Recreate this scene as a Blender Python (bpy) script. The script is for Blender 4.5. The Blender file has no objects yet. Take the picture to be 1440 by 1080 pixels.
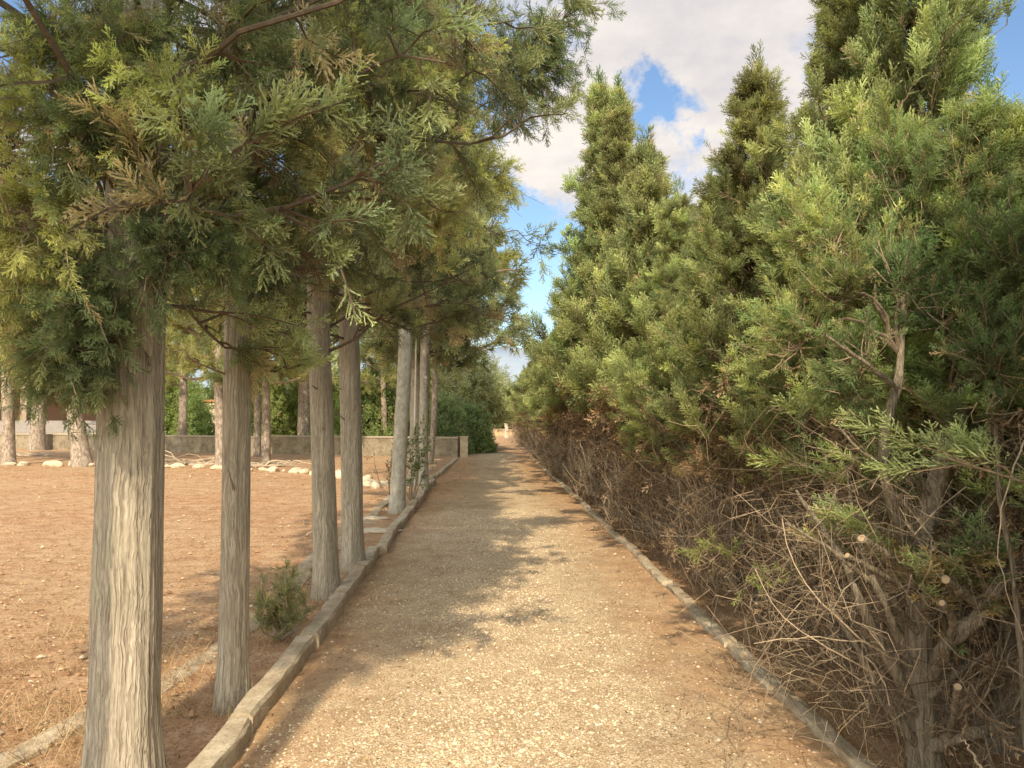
import bpy, math, random
import numpy as np
from mathutils import Vector, Euler
R = np.random.RandomState(7)
random.seed(7)
C = bpy.context.scene.collection
rad = math.radians
CAM_Z = 1.6; F = 1080.0
YAW = rad(1.43); PIT = rad(2.39)

# ------------------------------------------------------------------ helpers
def at(px, py, Y):
    """world point seen at photo pixel (px,py) at distance Y along the path"""
    rx, ry, rz = (px-720)/F, (540-py)/F, -1.0
    a = math.pi/2+PIT
    y2 = ry*math.cos(a)-rz*math.sin(a); z2 = ry*math.sin(a)+rz*math.cos(a)
    c, s = math.cos(-YAW), math.sin(-YAW)
    x3 = rx*c-y2*s; y3 = rx*s+y2*c
    k = Y/y3
    return np.array([x3*k, Y, CAM_Z+z2*k])

_tab = np.random.RandomState(3).rand(32, 32, 32)
def vnoise(p):
    i = np.floor(p).astype(int); f = p-i; f = f*f*(3-2*f)
    o = 0
    for dx in (0, 1):
        for dy in (0, 1):
            for dz in (0, 1):
                w = (f[..., 0] if dx else 1-f[..., 0])*(f[..., 1] if dy else 1-f[..., 1])*(f[..., 2] if dz else 1-f[..., 2])
                o = o+w*_tab[(i[..., 0]+dx) % 32, (i[..., 1]+dy) % 32, (i[..., 2]+dz) % 32]
    return o*2-1
def fbm(p, o=3):
    s = 0; a = 1.0
    for k in range(o):
        s = s+a*vnoise(p*(2.03**k)+k*11.3); a *= .5
    return s
def unit(v): return v/np.maximum(np.linalg.norm(v, axis=-1, keepdims=True), 1e-9)

class Geo:
    def __init__(s): s.V = []; s.T = []; s.Q = []; s.K = []; s.n = 0
    def add(s, v, tris=None, quads=None, col=(.5, .5, .5)):
        v = np.asarray(v, float).reshape(-1, 3); c = np.asarray(col, float)
        if c.ndim == 1: c = np.tile(c, (len(v), 1))
        s.V.append(v); s.K.append(c.reshape(-1, 3))
        if tris is not None and len(tris): s.T.append(np.asarray(tris, int).reshape(-1, 3)+s.n)
        if quads is not None and len(quads): s.Q.append(np.asarray(quads, int).reshape(-1, 4)+s.n)
        s.n += len(v)
    def mesh(s, name, mat, smooth=False):
        V = np.concatenate(s.V); K = np.concatenate(s.K)
        T = np.concatenate(s.T) if s.T else np.zeros((0, 3), int)
        Q = np.concatenate(s.Q) if s.Q else np.zeros((0, 4), int)
        me = bpy.data.meshes.new(name)
        me.vertices.add(len(V)); me.vertices.foreach_set('co', V.astype(np.float32).ravel())
        idx = np.concatenate([T.ravel(), Q.ravel()]).astype(np.int32)
        me.loops.add(len(idx)); me.loops.foreach_set('vertex_index', idx)
        ls = np.concatenate([np.arange(len(T))*3, len(T)*3+np.arange(len(Q))*4]).astype(np.int32)
        me.polygons.add(len(ls)); me.polygons.foreach_set('loop_start', ls)
        me.polygons.foreach_set('use_smooth', np.full(len(ls), smooth))
        me.update(calc_edges=True)
        a = me.attributes.new('Col', 'FLOAT_COLOR', 'POINT')
        a.data.foreach_set('color', np.concatenate([K, np.ones((len(K), 1))], 1).astype(np.float32).ravel())
        me.materials.append(mat)
        return me
    def build(s, name, mat, parent=None, smooth=False):
        return link(name, s.mesh(name, mat, smooth), parent)

def link(name, data, parent=None, loc=None):
    o = bpy.data.objects.new(name, data); C.objects.link(o)
    if parent is not None: o.parent = parent
    if loc is not None: o.location = loc
    return o
def tag(o, label=None, cat=None, group=None, kind=None):
    if label: o['label'] = label
    if cat: o['category'] = cat
    if group: o['group'] = group
    if kind: o['kind'] = kind
    return o
def thing(name, label, cat, loc=(0, 0, 0), rz=0, group=None):
    o = bpy.data.objects.new(name, None); C.objects.link(o)
    o.location = loc; o.rotation_euler = (0, 0, rz); o.empty_display_size = .2
    return tag(o, label, cat, group)
def struct(name, g, mat, smooth=False):
    o = g.build(name, mat, None, smooth); o['kind'] = 'structure'; return o

def tubes(g, P, Rr, s=4, col=(.3, .25, .2)):
    P = np.asarray(P, float); Rr = np.asarray(Rr, float)
    n, k, _ = P.shape
    t = unit(np.gradient(P, axis=1)); m = unit(t.mean(1))
    ref = np.where(np.abs(m[:, 2:3]) > .8, np.array([[1., 0, 0]]), np.array([[0, 0, 1.]]))[:, None, :]
    u = unit(np.cross(t, np.broadcast_to(ref, t.shape))); w = np.cross(t, u)
    a = np.arange(s)*2*math.pi/s
    V = P[:, :, None, :]+Rr[:, :, None, None]*(u[:, :, None, :]*np.cos(a)[None, None, :, None]+w[:, :, None, :]*np.sin(a)[None, None, :, None])
    base = (np.arange(n)[:, None, None]*k+np.arange(k-1)[None, :, None])*s
    j = np.arange(s)[None, None, :]; j2 = (j+1) % s
    q = np.stack([base+j, base+j2, base+s+j2, base+s+j], -1).reshape(-1, 4)
    c = np.asarray(col, float)
    if c.ndim == 2: c = np.repeat(c, k*s, axis=0)
    g.add(V, quads=q, col=c)

def curve(pts, k, jit=0.0, rr=R):
    """smooth resample of one polyline"""
    pts = np.asarray(pts, float); n = len(pts)
    d = np.r_[0, np.cumsum(np.linalg.norm(np.diff(pts, axis=0), axis=1))]; d /= d[-1]
    t = np.linspace(0, 1, k)
    tt = np.stack([np.interp(t, d, pts[:, i]) for i in range(3)], 1)
    for _ in range(max(1, k//(2*n))):
        tt[1:-1] = (tt[:-2]+tt[1:-1]*2+tt[2:])/4
    if jit: tt[1:-1] += rr.normal(0, jit, (k-2, 3))
    return tt

def polys(B, D, L, k=5, sag=0.0, wig=.06):
    """n bent polylines from B in direction D of length L; sag<0 droops, >0 turns up"""
    n = len(B); t = np.linspace(0, 1, k)
    P = B[:, None, :]+D[:, None, :]*(L[:, None]*t)[:, :, None]
    sg = np.broadcast_to(np.asarray(sag, float), (n,))
    P[:, :, 2] += sg[:, None]*L[:, None]*t**2
    ph = R.uniform(0, 6.28, (n, 1, 1)); A = R.normal(0, 1, (4, n, 1, 3)); tt = t[None, :, None]
    w = A[0]*np.sin(math.pi*tt)*.5+A[1]*np.sin(2*math.pi*tt)*.28+A[2]*(np.sin(4.1*math.pi*tt+ph)-np.sin(ph))*.10+A[3]*tt**2*.35
    return P+w*wig*.55*L[:, None, None]
def samp(P, idx, t):
    k = P.shape[1]; x = t*(k-1); i = np.minimum(x.astype(int), k-2); f = (x-i)[:, None]
    return P[idx, i]*(1-f)+P[idx, i+1]*f, unit(P[idx, i+1]-P[idx, i])

def stamp(g, tv, tf, pos, d, scale, col, shade, flat=None):
    """instances of a leaf-spray template (axis +Z) as real faces"""
    n = len(pos); r = unit(R.normal(0, 1, (n, 3)))
    u = unit(np.cross(d, r)); w = np.cross(d, u)
    s = np.asarray(scale)[:, None, None]
    V = pos[:, None, :]+s*(tv[None, :, 0:1]*u[:, None, :]+tv[None, :, 1:2]*w[:, None, :]+tv[None, :, 2:3]*d[:, None, :])
    f = (tf[None]+(np.arange(n)*len(tv))[:, None, None]).reshape(-1, 3)
    c = col[:, None, :]*shade[None, :, None]
    g.add(V, tris=f, col=c.reshape(-1, 3))

# ------------------------------------------------------------------ spray templates
def spray(nb, nl, wid, ll, seed, ang=42, spread=.40):
    r = np.random.RandomState(seed); V = []; T = []; S = []
    def leaf(p, d, L, w, sh):
        d = d/np.linalg.norm(d); x = np.cross(d, r.normal(0, 1, 3)); x /= np.linalg.norm(x)
        b = len(V); V.extend([p-x*w*.5, p+x*w*.5+d*L*.15, p+d*L]); T.append((b, b+1, b+2)); S.extend([sh*.8, sh*.9, sh*1.15])
    for i in range(nb):
        s = .05+.92*i/nb; az = i*2.4+r.normal(0, .3); a = rad(ang+r.normal(0, 8))*(1-.35*s)
        d = np.array([math.cos(az)*math.sin(a), math.sin(az)*math.sin(a), math.cos(a)])
        L = (spread*(1-s)**.7+.1)*r.uniform(.8, 1.2); p = np.array([0, 0, s])
        sh = .75+.35*s
        leaf(p, d, L, wid*1.1, sh)
        for j in range(nl):
            q = (j+.6)/nl; side = 1 if j % 2 else -1
            e = d*1.1+np.cross(d, [0, 0, 1])*side*.6+r.normal(0, .35, 3)
            leaf(p+d*L*q, e, ll*(1.1-q*.4)*r.uniform(.7, 1.3), wid, sh*(.85+.35*q))
    return np.array(V), np.array(T), np.array(S)
SPR_HI = [spray(14, 5, .045, .12, 11+i, 44, .42) for i in range(3)]
SPR_MD = [spray(10, 5, .06, .15, 21+i, 44, .42) for i in range(3)]
SPR_LO = [spray(5, 3, .13, .28, 31+i) for i in range(2)]
def tuft(n, w, seed, cone=70):
    r = np.random.RandomState(seed); V = []; T = []; S = []
    for i in range(n):
        a = rad(r.uniform(15, cone)); az = r.uniform(0, 6.28)
        d = np.array([math.cos(az)*math.sin(a), math.sin(az)*math.sin(a), math.cos(a)]); p = np.array([0, 0, r.uniform(0, .5)])
        x = np.cross(d, r.normal(0, 1, 3)); x /= np.linalg.norm(x)
        b = len(V); V.extend([p-x*w/2, p+x*w/2, p+d*r.uniform(.6, 1)]); T.append((b, b+1, b+2)); S.extend([.75, .75, 1.15])
    return np.array(V), np.array(T), np.array(S)
TUFT = [tuft(22, .06, 41), tuft(22, .06, 42)]
def leafset(n, seed, w=.42):
    r = np.random.RandomState(seed); V = []; T = []; S = []
    for i in range(n):
        s = i/n; az = i*2.4; a = rad(r.uniform(35, 85))
        d = np.array([math.cos(az)*math.sin(a), math.sin(az)*math.sin(a), math.cos(a)]); p = np.array([0, 0, s])
        x = np.cross(d, [0, 0, 1]+r.normal(0, .4, 3)); x /= np.linalg.norm(x); L = r.uniform(.28, .45); k = r.uniform(.75, 1.15)
        b = len(V); V.extend([p, p+d*L*.5+x*L*w*.5, p+d*L, p+d*L*.5-x*L*w*.5]); T += [(b, b+1, b+2), (b, b+2, b+3)]; S.extend([k]*4)
    return np.array(V), np.array(T), np.array(S)
LEAF = [leafset(9, 51), leafset(9, 52)]

def greens(n, base, var=.25, yellow=.3, dead=0.05, u=None):
    base = np.array(base); c = np.tile(base, (n, 1))*R.uniform(1-var, 1+var, (n, 1))
    y = R.rand(n, 1)*yellow if u is None else np.clip(u, 0, 1)*yellow
    c = c*(1-y)+np.array([.36, .35, .155])*y
    dm = R.rand(n) < dead
    c[dm] = np.array([.32, .26, .175])*R.uniform(.6, 1.2, (dm.sum(), 1))
    return c

# ------------------------------------------------------------------ materials
class MT:
    def __init__(s, name):
        s.m = bpy.data.materials.new(name); s.m.use_nodes = True; s.t = s.m.node_tree; s.t.nodes.clear()
        s.out = s.n('ShaderNodeOutputMaterial')
    def n(s, ty, **kw):
        x = s.t.nodes.new(ty)
        for k, v in kw.items():
            if k in x.inputs: x.inputs[k].default_value = v
            else: setattr(x, k, v)
        return x
    def l(s, a, b): s.t.links.new(a, b)
    def noise(s, co, scale, detail=4, rough=.6, mscale=None):
        if mscale:
            mp = s.n('ShaderNodeMapping'); mp.inputs['Scale'].default_value = mscale; s.l(co, mp.inputs['Vector']); co = mp.outputs[0]
        x = s.n('ShaderNodeTexNoise', Scale=scale, Detail=detail, Roughness=rough); s.l(co, x.inputs['Vector']); return x.outputs['Fac']
    def ramp(s, fac, stops):
        x = s.n('ShaderNodeValToRGB'); e = x.color_ramp.elements
        while len(e) < len(stops): e.new(.5)
        for i, (p, c) in enumerate(stops): e[i].position = p; e[i].color = (*c, 1)
        s.l(fac, x.inputs[0]); return x.outputs[0]
    def mix(s, f, a, b, mode='MIX'):
        x = s.n('ShaderNodeMix', data_type='RGBA', blend_type=mode)
        for sock, v in ((x.inputs[0], f), (x.inputs[6], a), (x.inputs[7], b)):
            if hasattr(v, 'links'): s.l(v, sock)
            elif isinstance(v, (int, float)): sock.default_value = v
            else: sock.default_value = (*v, 1)
        return x.outputs[2]
    def bump(s, h, st, dist):
        x = s.n('ShaderNodeBump', Strength=st, Distance=dist); s.l(h, x.inputs['Height']); return x.outputs[0]
    def bsdf(s, col, rough=.9, nrm=None, spec=.2):
        b = s.n('ShaderNodeBsdfPrincipled', Roughness=rough)
        b.inputs['Specular IOR Level'].default_value = spec
        if hasattr(col, 'links'): s.l(col, b.inputs['Base Color'])
        else: b.inputs['Base Color'].default_value = (*col, 1)
        if nrm is not None: s.l(nrm, b.inputs['Normal'])
        s.l(b.outputs[0], s.out.inputs[0]); return b
def obco(m): return m.n('ShaderNodeTexCoord').outputs['Object']

def foliage_mat(name, trans=.35, gain=1.0):
    m = MT(name); a = m.n('ShaderNodeAttribute', attribute_name='Col')
    oi = m.n('ShaderNodeObjectInfo')
    hv = m.n('ShaderNodeHueSaturation'); m.l(a.outputs['Color'], hv.inputs['Color'])
    mr = m.n('ShaderNodeMapRange'); m.l(oi.outputs['Random'], mr.inputs[0]); mr.inputs[3].default_value = .485; mr.inputs[4].default_value = .515
    m.l(mr.outputs[0], hv.inputs['Hue'])
    mv = m.n('ShaderNodeMapRange'); m.l(oi.outputs['Random'], mv.inputs[0]); mv.inputs[3].default_value = .85*gain; mv.inputs[4].default_value = 1.18*gain
    m.l(mv.outputs[0], hv.inputs['Value'])
    d = m.n('ShaderNodeBsdfPrincipled', Roughness=.55); d.inputs['Specular IOR Level'].default_value = .25
    t = m.n('ShaderNodeBsdfTranslucent'); mx = m.n('ShaderNodeMixShader', Fac=trans)
    mx.inputs[0].default_value = trans
    tc = m.mix(1.0, hv.outputs[0], (1.25, 1.3, .6), 'MULTIPLY')
    m.l(hv.outputs[0], d.inputs['Base Color']); m.l(tc, t.inputs['Color'])
    m.l(d.outputs[0], mx.inputs[1]); m.l(t.outputs[0], mx.inputs[2]); m.l(mx.outputs[0], m.out.inputs[0])
    return m.m
def bark_mat(name, dark, mid, light, zs=.09, sc=55, st=.7, crack=.7):
    m = MT(name); co = obco(m)
    # long vertical strips: stretched noise with wavering, plus thin dark cracks between the strips
    wv = m.n('ShaderNodeTexNoise', Scale=5.0, Detail=3.0); m.l(co, wv.inputs['Vector'])
    ad = m.n('ShaderNodeVectorMath', operation='MULTIPLY_ADD'); m.l(wv.outputs['Color'], ad.inputs[0]); ad.inputs[1].default_value = (.05, .05, .05); m.l(co, ad.inputs[2]); cw = ad.outputs[0]
    f1 = m.noise(cw, sc, 4, .6, (1, 1, zs)); f2 = m.noise(co, 2.2, 3, .6); f3 = m.noise(cw, sc*.42, 3, .5, (1, 1, zs*.7)); f4 = m.noise(cw, sc*2.2, 2, .6, (1, 1, zs*1.6))
    c = m.ramp(f1, [(.32, dark), (.48, mid), (.66, light)])
    c = m.mix(m.ramp(f2, [(.35, (0, 0, 0)), (.7, (.5, .5, .5))]), c, tuple(np.array(mid)*np.array([1.0, 1.06, .9])*.72))
    ck = m.ramp(f3, [(.43, (0, 0, 0)), (.485, (crack,)*3), (.515, (crack,)*3), (.57, (0, 0, 0))])
    c = m.mix(ck, c, tuple(np.array(dark)*.6))
    c = m.mix(.25, c, m.ramp(f4, [(.35, dark), (.65, light)]))
    iv = m.n('ShaderNodeInvert'); m.l(ck, iv.inputs['Color'])
    h = m.mix(.45, iv.outputs[0], f1)
    m.bsdf(c, .95, m.bump(h, st, .014), .08); return m.m
def attr_mat(name, rough=.9, ns=60, bump=.3, spec=.15, var=.3):
    m = MT(name); a = m.n('ShaderNodeAttribute', attribute_name='Col'); co = obco(m); f = m.noise(co, ns, 4, .6)
    c = m.mix(1.0, a.outputs['Color'], m.ramp(f, [(.25, (1-var,)*3), (.75, (1+var,)*3)]), 'MULTIPLY')
    m.bsdf(c, rough, m.bump(f, bump, .01), spec); return m.m

M = {}
M['bark_dark'] = bark_mat('dark_hedge_bark', (.12, .095, .07), (.25, .205, .155), (.38, .32, .25), .08, 85, .9, .5)
M['leaf'] = foliage_mat('cypress_foliage', .42, 1.95)
M['hedgeleaf'] = foliage_mat('hedge_foliage', .4, 1.85)
M['pineleaf'] = foliage_mat('pine_needles', .45, 1.7)
M['broad'] = foliage_mat('broad_leaves', .45, 1.35)
M['straw'] = foliage_mat('dry_grass', .3)
M['bark'] = bark_mat('cypress_bark', (.24, .20, .155), (.42, .365, .295), (.60, .535, .445), .055, 95, .9, .45)
M['bark_grey'] = bark_mat('smooth_grey_bark', (.28, .255, .215), (.40, .37, .315), (.54, .51, .44), .5, 20, .3, .25)
M['bark_pine'] = bark_mat('pine_bark', (.16, .12, .09), (.36, .29, .24), (.55, .48, .42), .5, 16, .8, .6)
M['twig'] = attr_mat('twig_bark', .95, 40, .3, .05)
M['pebble'] = attr_mat('pebble_stone', .9, 90, .2, .1, .15)
M['plain'] = attr_mat('painted_masonry', .9, 6, .1, .1, .12)
M['stone'] = attr_mat('limestone', .95, 12, .6, .1, .25)

def ground_mat():
    m = MT('dry_soil'); co = obco(m)
    n1 = m.noise(co, .35, 5, .6); n2 = m.noise(co, 3.0, 5, .65); n3 = m.noise(co, 45, 4, .7); n4 = m.noise(co, 6, 6, .75, (.6, 1, 1))
    c = m.ramp(n2, [(.3, (.36, .20, .11)), (.5, (.52, .32, .185)), (.7, (.63, .455, .30))])
    c = m.mix(m.ramp(n1, [(.4, (0, 0, 0)), (.65, (.6, .6, .6))]), c, (.58, .43, .275))
    c = m.mix(m.ramp(n4, [(.48, (0, 0, 0)), (.6, (.7, .7, .7))]), c, (.36, .21, .12))
    c = m.mix(m.ramp(n3, [(.38, (.55, .55, .55)), (.52, (0, 0, 0))]), c, (.15, .08, .045))
    c = m.mix(m.ramp(n3, [(.62, (0, 0, 0)), (.72, (.6, .6, .6))]), c, (.58, .46, .32))
    h = m.mix(.5, n2, n3)
    m.bsdf(c, .97, m.bump(h, .55, .03), .05); return m.m
def path_mat():
    m = MT('gravel_and_soil'); co = obco(m)
    sp = m.n('ShaderNodeSeparateXYZ'); m.l(co, sp.inputs[0])
    # gravel in the middle, soil along the kerbs and toward the far end
    mr = m.n('ShaderNodeMath', operation='SUBTRACT'); m.l(sp.outputs[0], mr.inputs[0]); mr.inputs[1].default_value = .12
    ab = m.n('ShaderNodeMath', operation='ABSOLUTE'); m.l(mr.outputs[0], ab.inputs[0])
    ab2 = m.n('ShaderNodeMath', operation='ADD'); m.l(ab.outputs[0], ab2.inputs[0]); ab2.inputs[1].default_value = .20
    big = m.noise(co, 1.3, 6, .75)
    ad = m.n('ShaderNodeMath', operation='MULTIPLY_ADD'); m.l(big, ad.inputs[0]); ad.inputs[1].default_value = -1.9; m.l(ab2.outputs[0], ad.inputs[2])
    fy = m.n('ShaderNodeMapRange'); m.l(sp.outputs[1], fy.inputs[0]); fy.inputs[1].default_value = 12; fy.inputs[2].default_value = 20; fy.inputs[3].default_value = 0; fy.inputs[4].default_value = .45
    ad2 = m.n('ShaderNodeMath', operation='ADD'); m.l(ad.outputs[0], ad2.inputs[0]); m.l(fy.outputs[0], ad2.inputs[1])
    msk = m.ramp(ad2.outputs[0], [(.0, (.95, .95, .95)), (.25, (.6, .6, .6)), (.7, (.05, .05, .05))])
    n2 = m.noise(co, 5, 5, .7); n3 = m.noise(co, 80, 3, .7)
    v = m.n('ShaderNodeTexVoronoi', Scale=105.0); m.l(co, v.inputs['Vector'])
    v2 = m.n('ShaderNodeTexVoronoi', Scale=52.0); m.l(co, v2.inputs['Vector'])
    soil = m.ramp(n2, [(.3, (.34, .19, .10)), (.5, (.48, .30, .17)), (.72, (.61, .42, .25))])
    soil = m.mix(m.ramp(v2.outputs['Distance'], [(.18, (.75, .75, .75)), (.24, (0, 0, 0))]), soil, (.55, .43, .29))
    st = m.n('ShaderNodeSeparateColor'); m.l(v.outputs['Color'], st.inputs[0])
    grav = m.ramp(st.outputs[0], [(.0, (.42, .29, .17)), (.35, (.62, .475, .30)), (.7, (.74, .60, .41)), (1, (.84, .72, .53))])
    grav = m.mix(m.ramp(v.outputs['Distance'], [(.42, (0, 0, 0)), (.7, (.6, .6, .6))]), grav, (.28, .19, .11))
    c = m.mix(msk, soil, grav)
    dn = m.noise(co, 2.3, 6, .8); c = m.mix(m.ramp(dn, [(.45, (0, 0, 0)), (.62, (.55, .55, .55))]), c, (.33, .215, .13))
    h = m.mix(msk, n3, v.outputs['Distance'])
    m.bsdf(c, .95, m.bump(h, .6, -.006), .08); return m.m
def concrete_mat():
    m = MT('weathered_concrete'); co = obco(m)
    n1 = m.noise(co, 7, 5, .7); n2 = m.noise(co, 60, 4, .7); n3 = m.noise(co, 1.3, 4, .6)
    c = m.ramp(n1, [(.3, (.34, .27, .18)), (.5, (.52, .44, .32)), (.7, (.66, .58, .44))])
    c = m.mix(m.ramp(n2, [(.3, (.7, .7, .7)), (.5, (0, 0, 0))]), c, (.22, .16, .10))
    c = m.mix(m.ramp(n3, [(.4, (0, 0, 0)), (.7, (.5, .5, .5))]), c, (.36, .24, .15))
    m.bsdf(c, .95, m.bump(m.mix(.5, n1, n2), .6, .012), .05); return m.m
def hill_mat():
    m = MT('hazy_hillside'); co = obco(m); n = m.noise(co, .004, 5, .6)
    m.bsdf(m.ramp(n, [(.35, (.23, .30, .40)), (.65, (.33, .38, .45))]), 1, None, 0); return m.m  # blue haze of distance painted into the hill colour
M['wall'] = bark_mat('painted_shade_wall', (.16, .13, .095), (.30, .25, .185), (.44, .375, .28), .8, 3.2, .3, .3); M['ground'] = ground_mat(); M['path'] = path_mat(); M['concrete'] = concrete_mat(); M['hill'] = hill_mat()  # wall colour darkened and mottled to paint in dappled tree shade

# ------------------------------------------------------------------ sky, sun, camera
SUN_EL = rad(39); SUN_AZ = rad(180+4.5)      # toward the sun: behind the photographer, a little left (compass from +Y, clockwise)
sc = bpy.context.scene
w = bpy.data.worlds.new('World'); sc.world = w; w.use_nodes = True; nt = w.node_tree; nt.nodes.clear()
def wn(ty, **kw):
    x = nt.nodes.new(ty)
    for k, v in kw.items():
        if k in x.inputs: x.inputs[k].default_value = v
        else: setattr(x, k, v)
    return x
sky = wn('ShaderNodeTexSky', sky_type='NISHITA', sun_disc=False, sun_elevation=SUN_EL, sun_rotation=SUN_AZ, air_density=1.0, dust_density=.6, ozone_density=1.5)
tc = wn('ShaderNodeTexCoord'); sp = wn('ShaderNodeSeparateXYZ'); nt.links.new(tc.outputs['Generated'], sp.inputs[0])
zz = wn('ShaderNodeMath', operation='ADD'); nt.links.new(sp.outputs[2], zz.inputs[0]); zz.inputs[1].default_value = .22
dv = wn('ShaderNodeVectorMath', operation='DIVIDE'); nt.links.new(tc.outputs['Generated'], dv.inputs[0])
cb = wn('ShaderNodeCombineXYZ')
for i in range(3): nt.links.new(zz.outputs[0], cb.inputs[i])
nt.links.new(cb.outputs[0], dv.inputs[1])
n1 = wn('ShaderNodeTexNoise', Scale=1.7, Detail=9.0, Roughness=.56, Distortion=.25); nt.links.new(dv.outputs[0], n1.inputs['Vector'])
n2 = wn('ShaderNodeTexNoise', Scale=2.3, Detail=8.0, Roughness=.6); nt.links.new(dv.outputs[0], n2.inputs['Vector'])
nw = wn('ShaderNodeTexNoise', Scale=9.0, Detail=6.0, Roughness=.65); nt.links.new(tc.outputs['Generated'], nw.inputs['Vector'])
ws = wn('ShaderNodeVectorMath', operation='SUBTRACT'); nt.links.new(nw.outputs['Color'], ws.inputs[0]); ws.inputs[1].default_value = (.5, .5, .5)
wrp = wn('ShaderNodeVectorMath', operation='MULTIPLY_ADD'); nt.links.new(ws.outputs[0], wrp.inputs[0]); wrp.inputs[1].default_value = (.26, .26, .26); nt.links.new(tc.outputs['Generated'], wrp.inputs[2])
def blob(px, py, r, amt, acc):
    d = at(px, py, 1.0)-np.array([0, 0, CAM_Z]); d /= np.linalg.norm(d)
    ds = wn('ShaderNodeVectorMath', operation='DISTANCE'); nt.links.new(wrp.outputs[0], ds.inputs[0]); ds.inputs[1].default_value = tuple(d)
    mr = wn('ShaderNodeMapRange', interpolation_type='SMOOTHSTEP'); nt.links.new(ds.outputs['Value'], mr.inputs[0])
    mr.inputs[1].default_value = 0; mr.inputs[2].default_value = r; mr.inputs[3].default_value = amt; mr.inputs[4].default_value = 0
    a = wn('ShaderNodeMath', operation='ADD'); nt.links.new(acc, a.inputs[0]); nt.links.new(mr.outputs[0], a.inputs[1]); return a.outputs[0]
acc = n1.outputs['Fac']
for b in [(1000, 70, .28, .26), (820, 240, .13, .20), (960, 215, .07, .12), (1330, 60, .07, .08), (1180, 300, .2, .08),
          (930, 170, .085, -.27), (765, 410, .14, -.30), (860, 50, .035, -.16), (1400, 60, .1, -.25), (740, 300, .05, -.05)]:
    acc = blob(*b, acc)
cr = wn('ShaderNodeValToRGB'); cr.color_ramp.elements[0].position = .47; cr.color_ramp.elements[1].position = .60
nt.links.new(acc, cr.inputs[0])
cc = wn('ShaderNodeValToRGB'); e = cc.color_ramp.elements
e[0].position = .36; e[0].color = (4.6, 4.4, 4.6, 1); e[1].position = .6; e[1].color = (6.8, 6.3, 5.8, 1)
nt.links.new(n2.outputs['Fac'], cc.inputs[0])
hz = wn('ShaderNodeMix', data_type='RGBA', blend_type='MULTIPLY'); hz.inputs[0].default_value = 1
nt.links.new(sky.outputs[0], hz.inputs[6]); hz.inputs[7].default_value = (1.15, 1.25, 1.3, 1)
mx = wn('ShaderNodeMix', data_type='RGBA'); nt.links.new(cr.outputs[0], mx.inputs[0]); nt.links.new(hz.outputs[2], mx.inputs[6]); nt.links.new(cc.outputs[0], mx.inputs[7])
# added warm sky boost around the sun, as fill for the shaded sides
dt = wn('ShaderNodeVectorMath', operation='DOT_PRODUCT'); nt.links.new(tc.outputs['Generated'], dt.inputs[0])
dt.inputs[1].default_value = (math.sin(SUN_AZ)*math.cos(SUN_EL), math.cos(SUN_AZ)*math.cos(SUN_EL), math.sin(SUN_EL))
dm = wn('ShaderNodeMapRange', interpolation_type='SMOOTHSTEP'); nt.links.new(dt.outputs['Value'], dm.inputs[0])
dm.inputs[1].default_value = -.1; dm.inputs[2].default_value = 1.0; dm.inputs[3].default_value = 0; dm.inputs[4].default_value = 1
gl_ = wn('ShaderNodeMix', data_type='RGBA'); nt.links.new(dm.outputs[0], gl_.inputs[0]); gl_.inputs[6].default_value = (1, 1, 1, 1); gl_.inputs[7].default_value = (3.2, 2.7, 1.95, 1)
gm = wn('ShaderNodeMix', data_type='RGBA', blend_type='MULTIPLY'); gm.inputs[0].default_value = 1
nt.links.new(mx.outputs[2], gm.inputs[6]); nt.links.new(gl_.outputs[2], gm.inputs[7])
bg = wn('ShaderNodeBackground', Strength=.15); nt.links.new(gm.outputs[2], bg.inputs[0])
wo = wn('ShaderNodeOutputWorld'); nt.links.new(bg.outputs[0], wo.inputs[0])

sl = bpy.data.lights.new('sun', 'SUN'); sl.energy = 5.0; sl.angle = rad(.55); sl.color = (1.0, .84, .60)
so = bpy.data.objects.new('sun', sl); C.objects.link(so)
tosun = Vector((math.sin(SUN_AZ)*math.cos(SUN_EL), math.cos(SUN_AZ)*math.cos(SUN_EL), math.sin(SUN_EL)))
so.rotation_euler = tosun.to_track_quat('Z', 'Y').to_euler(); so.location = (0, -6, 12)
cam = bpy.data.cameras.new('camera'); cam.lens = 27; cam.sensor_width = 36; cam.clip_end = 8000; cam.clip_start = .05
co_ = bpy.data.objects.new('camera', cam); C.objects.link(co_); co_.location = (0, 0, CAM_Z)
co_.rotation_euler = (math.pi/2+PIT, 0, -YAW); sc.camera = co_
sc.view_settings.view_transform = 'Standard'; sc.view_settings.look = 'None'; sc.view_settings.exposure = 0
sc.cycles.max_bounces = 5; sc.cycles.diffuse_bounces = 3; sc.cycles.transmission_bounces = 3

# ------------------------------------------------------------------ ground
def gz(x, y):
    p = np.stack([np.asarray(x, float)*.5, np.asarray(y, float)*.5, np.zeros_like(np.asarray(x, float))], -1)
    near = np.exp(-((np.asarray(x)**2+np.asarray(y)**2)/80.0**2))
    pathm = np.clip((np.abs(np.asarray(x)-.15)-1.4)/.8, 0, 1)
    return fbm(p, 2)*.022*near*(.25+.75*pathm)
def sheet(xs, ys, lift=0.0, z0=0.0):
    X, Y = np.meshgrid(xs, ys); Z = gz(X, Y)+lift+z0
    V = np.stack([X, Y, Z], -1).reshape(-1, 3); nx, ny = len(xs), len(ys)
    i = (np.arange(ny-1)[:, None]*nx+np.arange(nx-1)[None, :]).ravel()
    g = Geo(); g.add(V, quads=np.stack([i, i+1, i+nx+1, i+nx], 1)); return g
def spaced(a, b, step, far):
    c = list(np.arange(a, b+1e-6, step)); s = step
    while c[-1] < far: s *= 1.35; c.append(c[-1]+s)
    s = step
    while c[0] > -far: s *= 1.35; c.insert(0, c[0]-s)
    return np.array(c)
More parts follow.
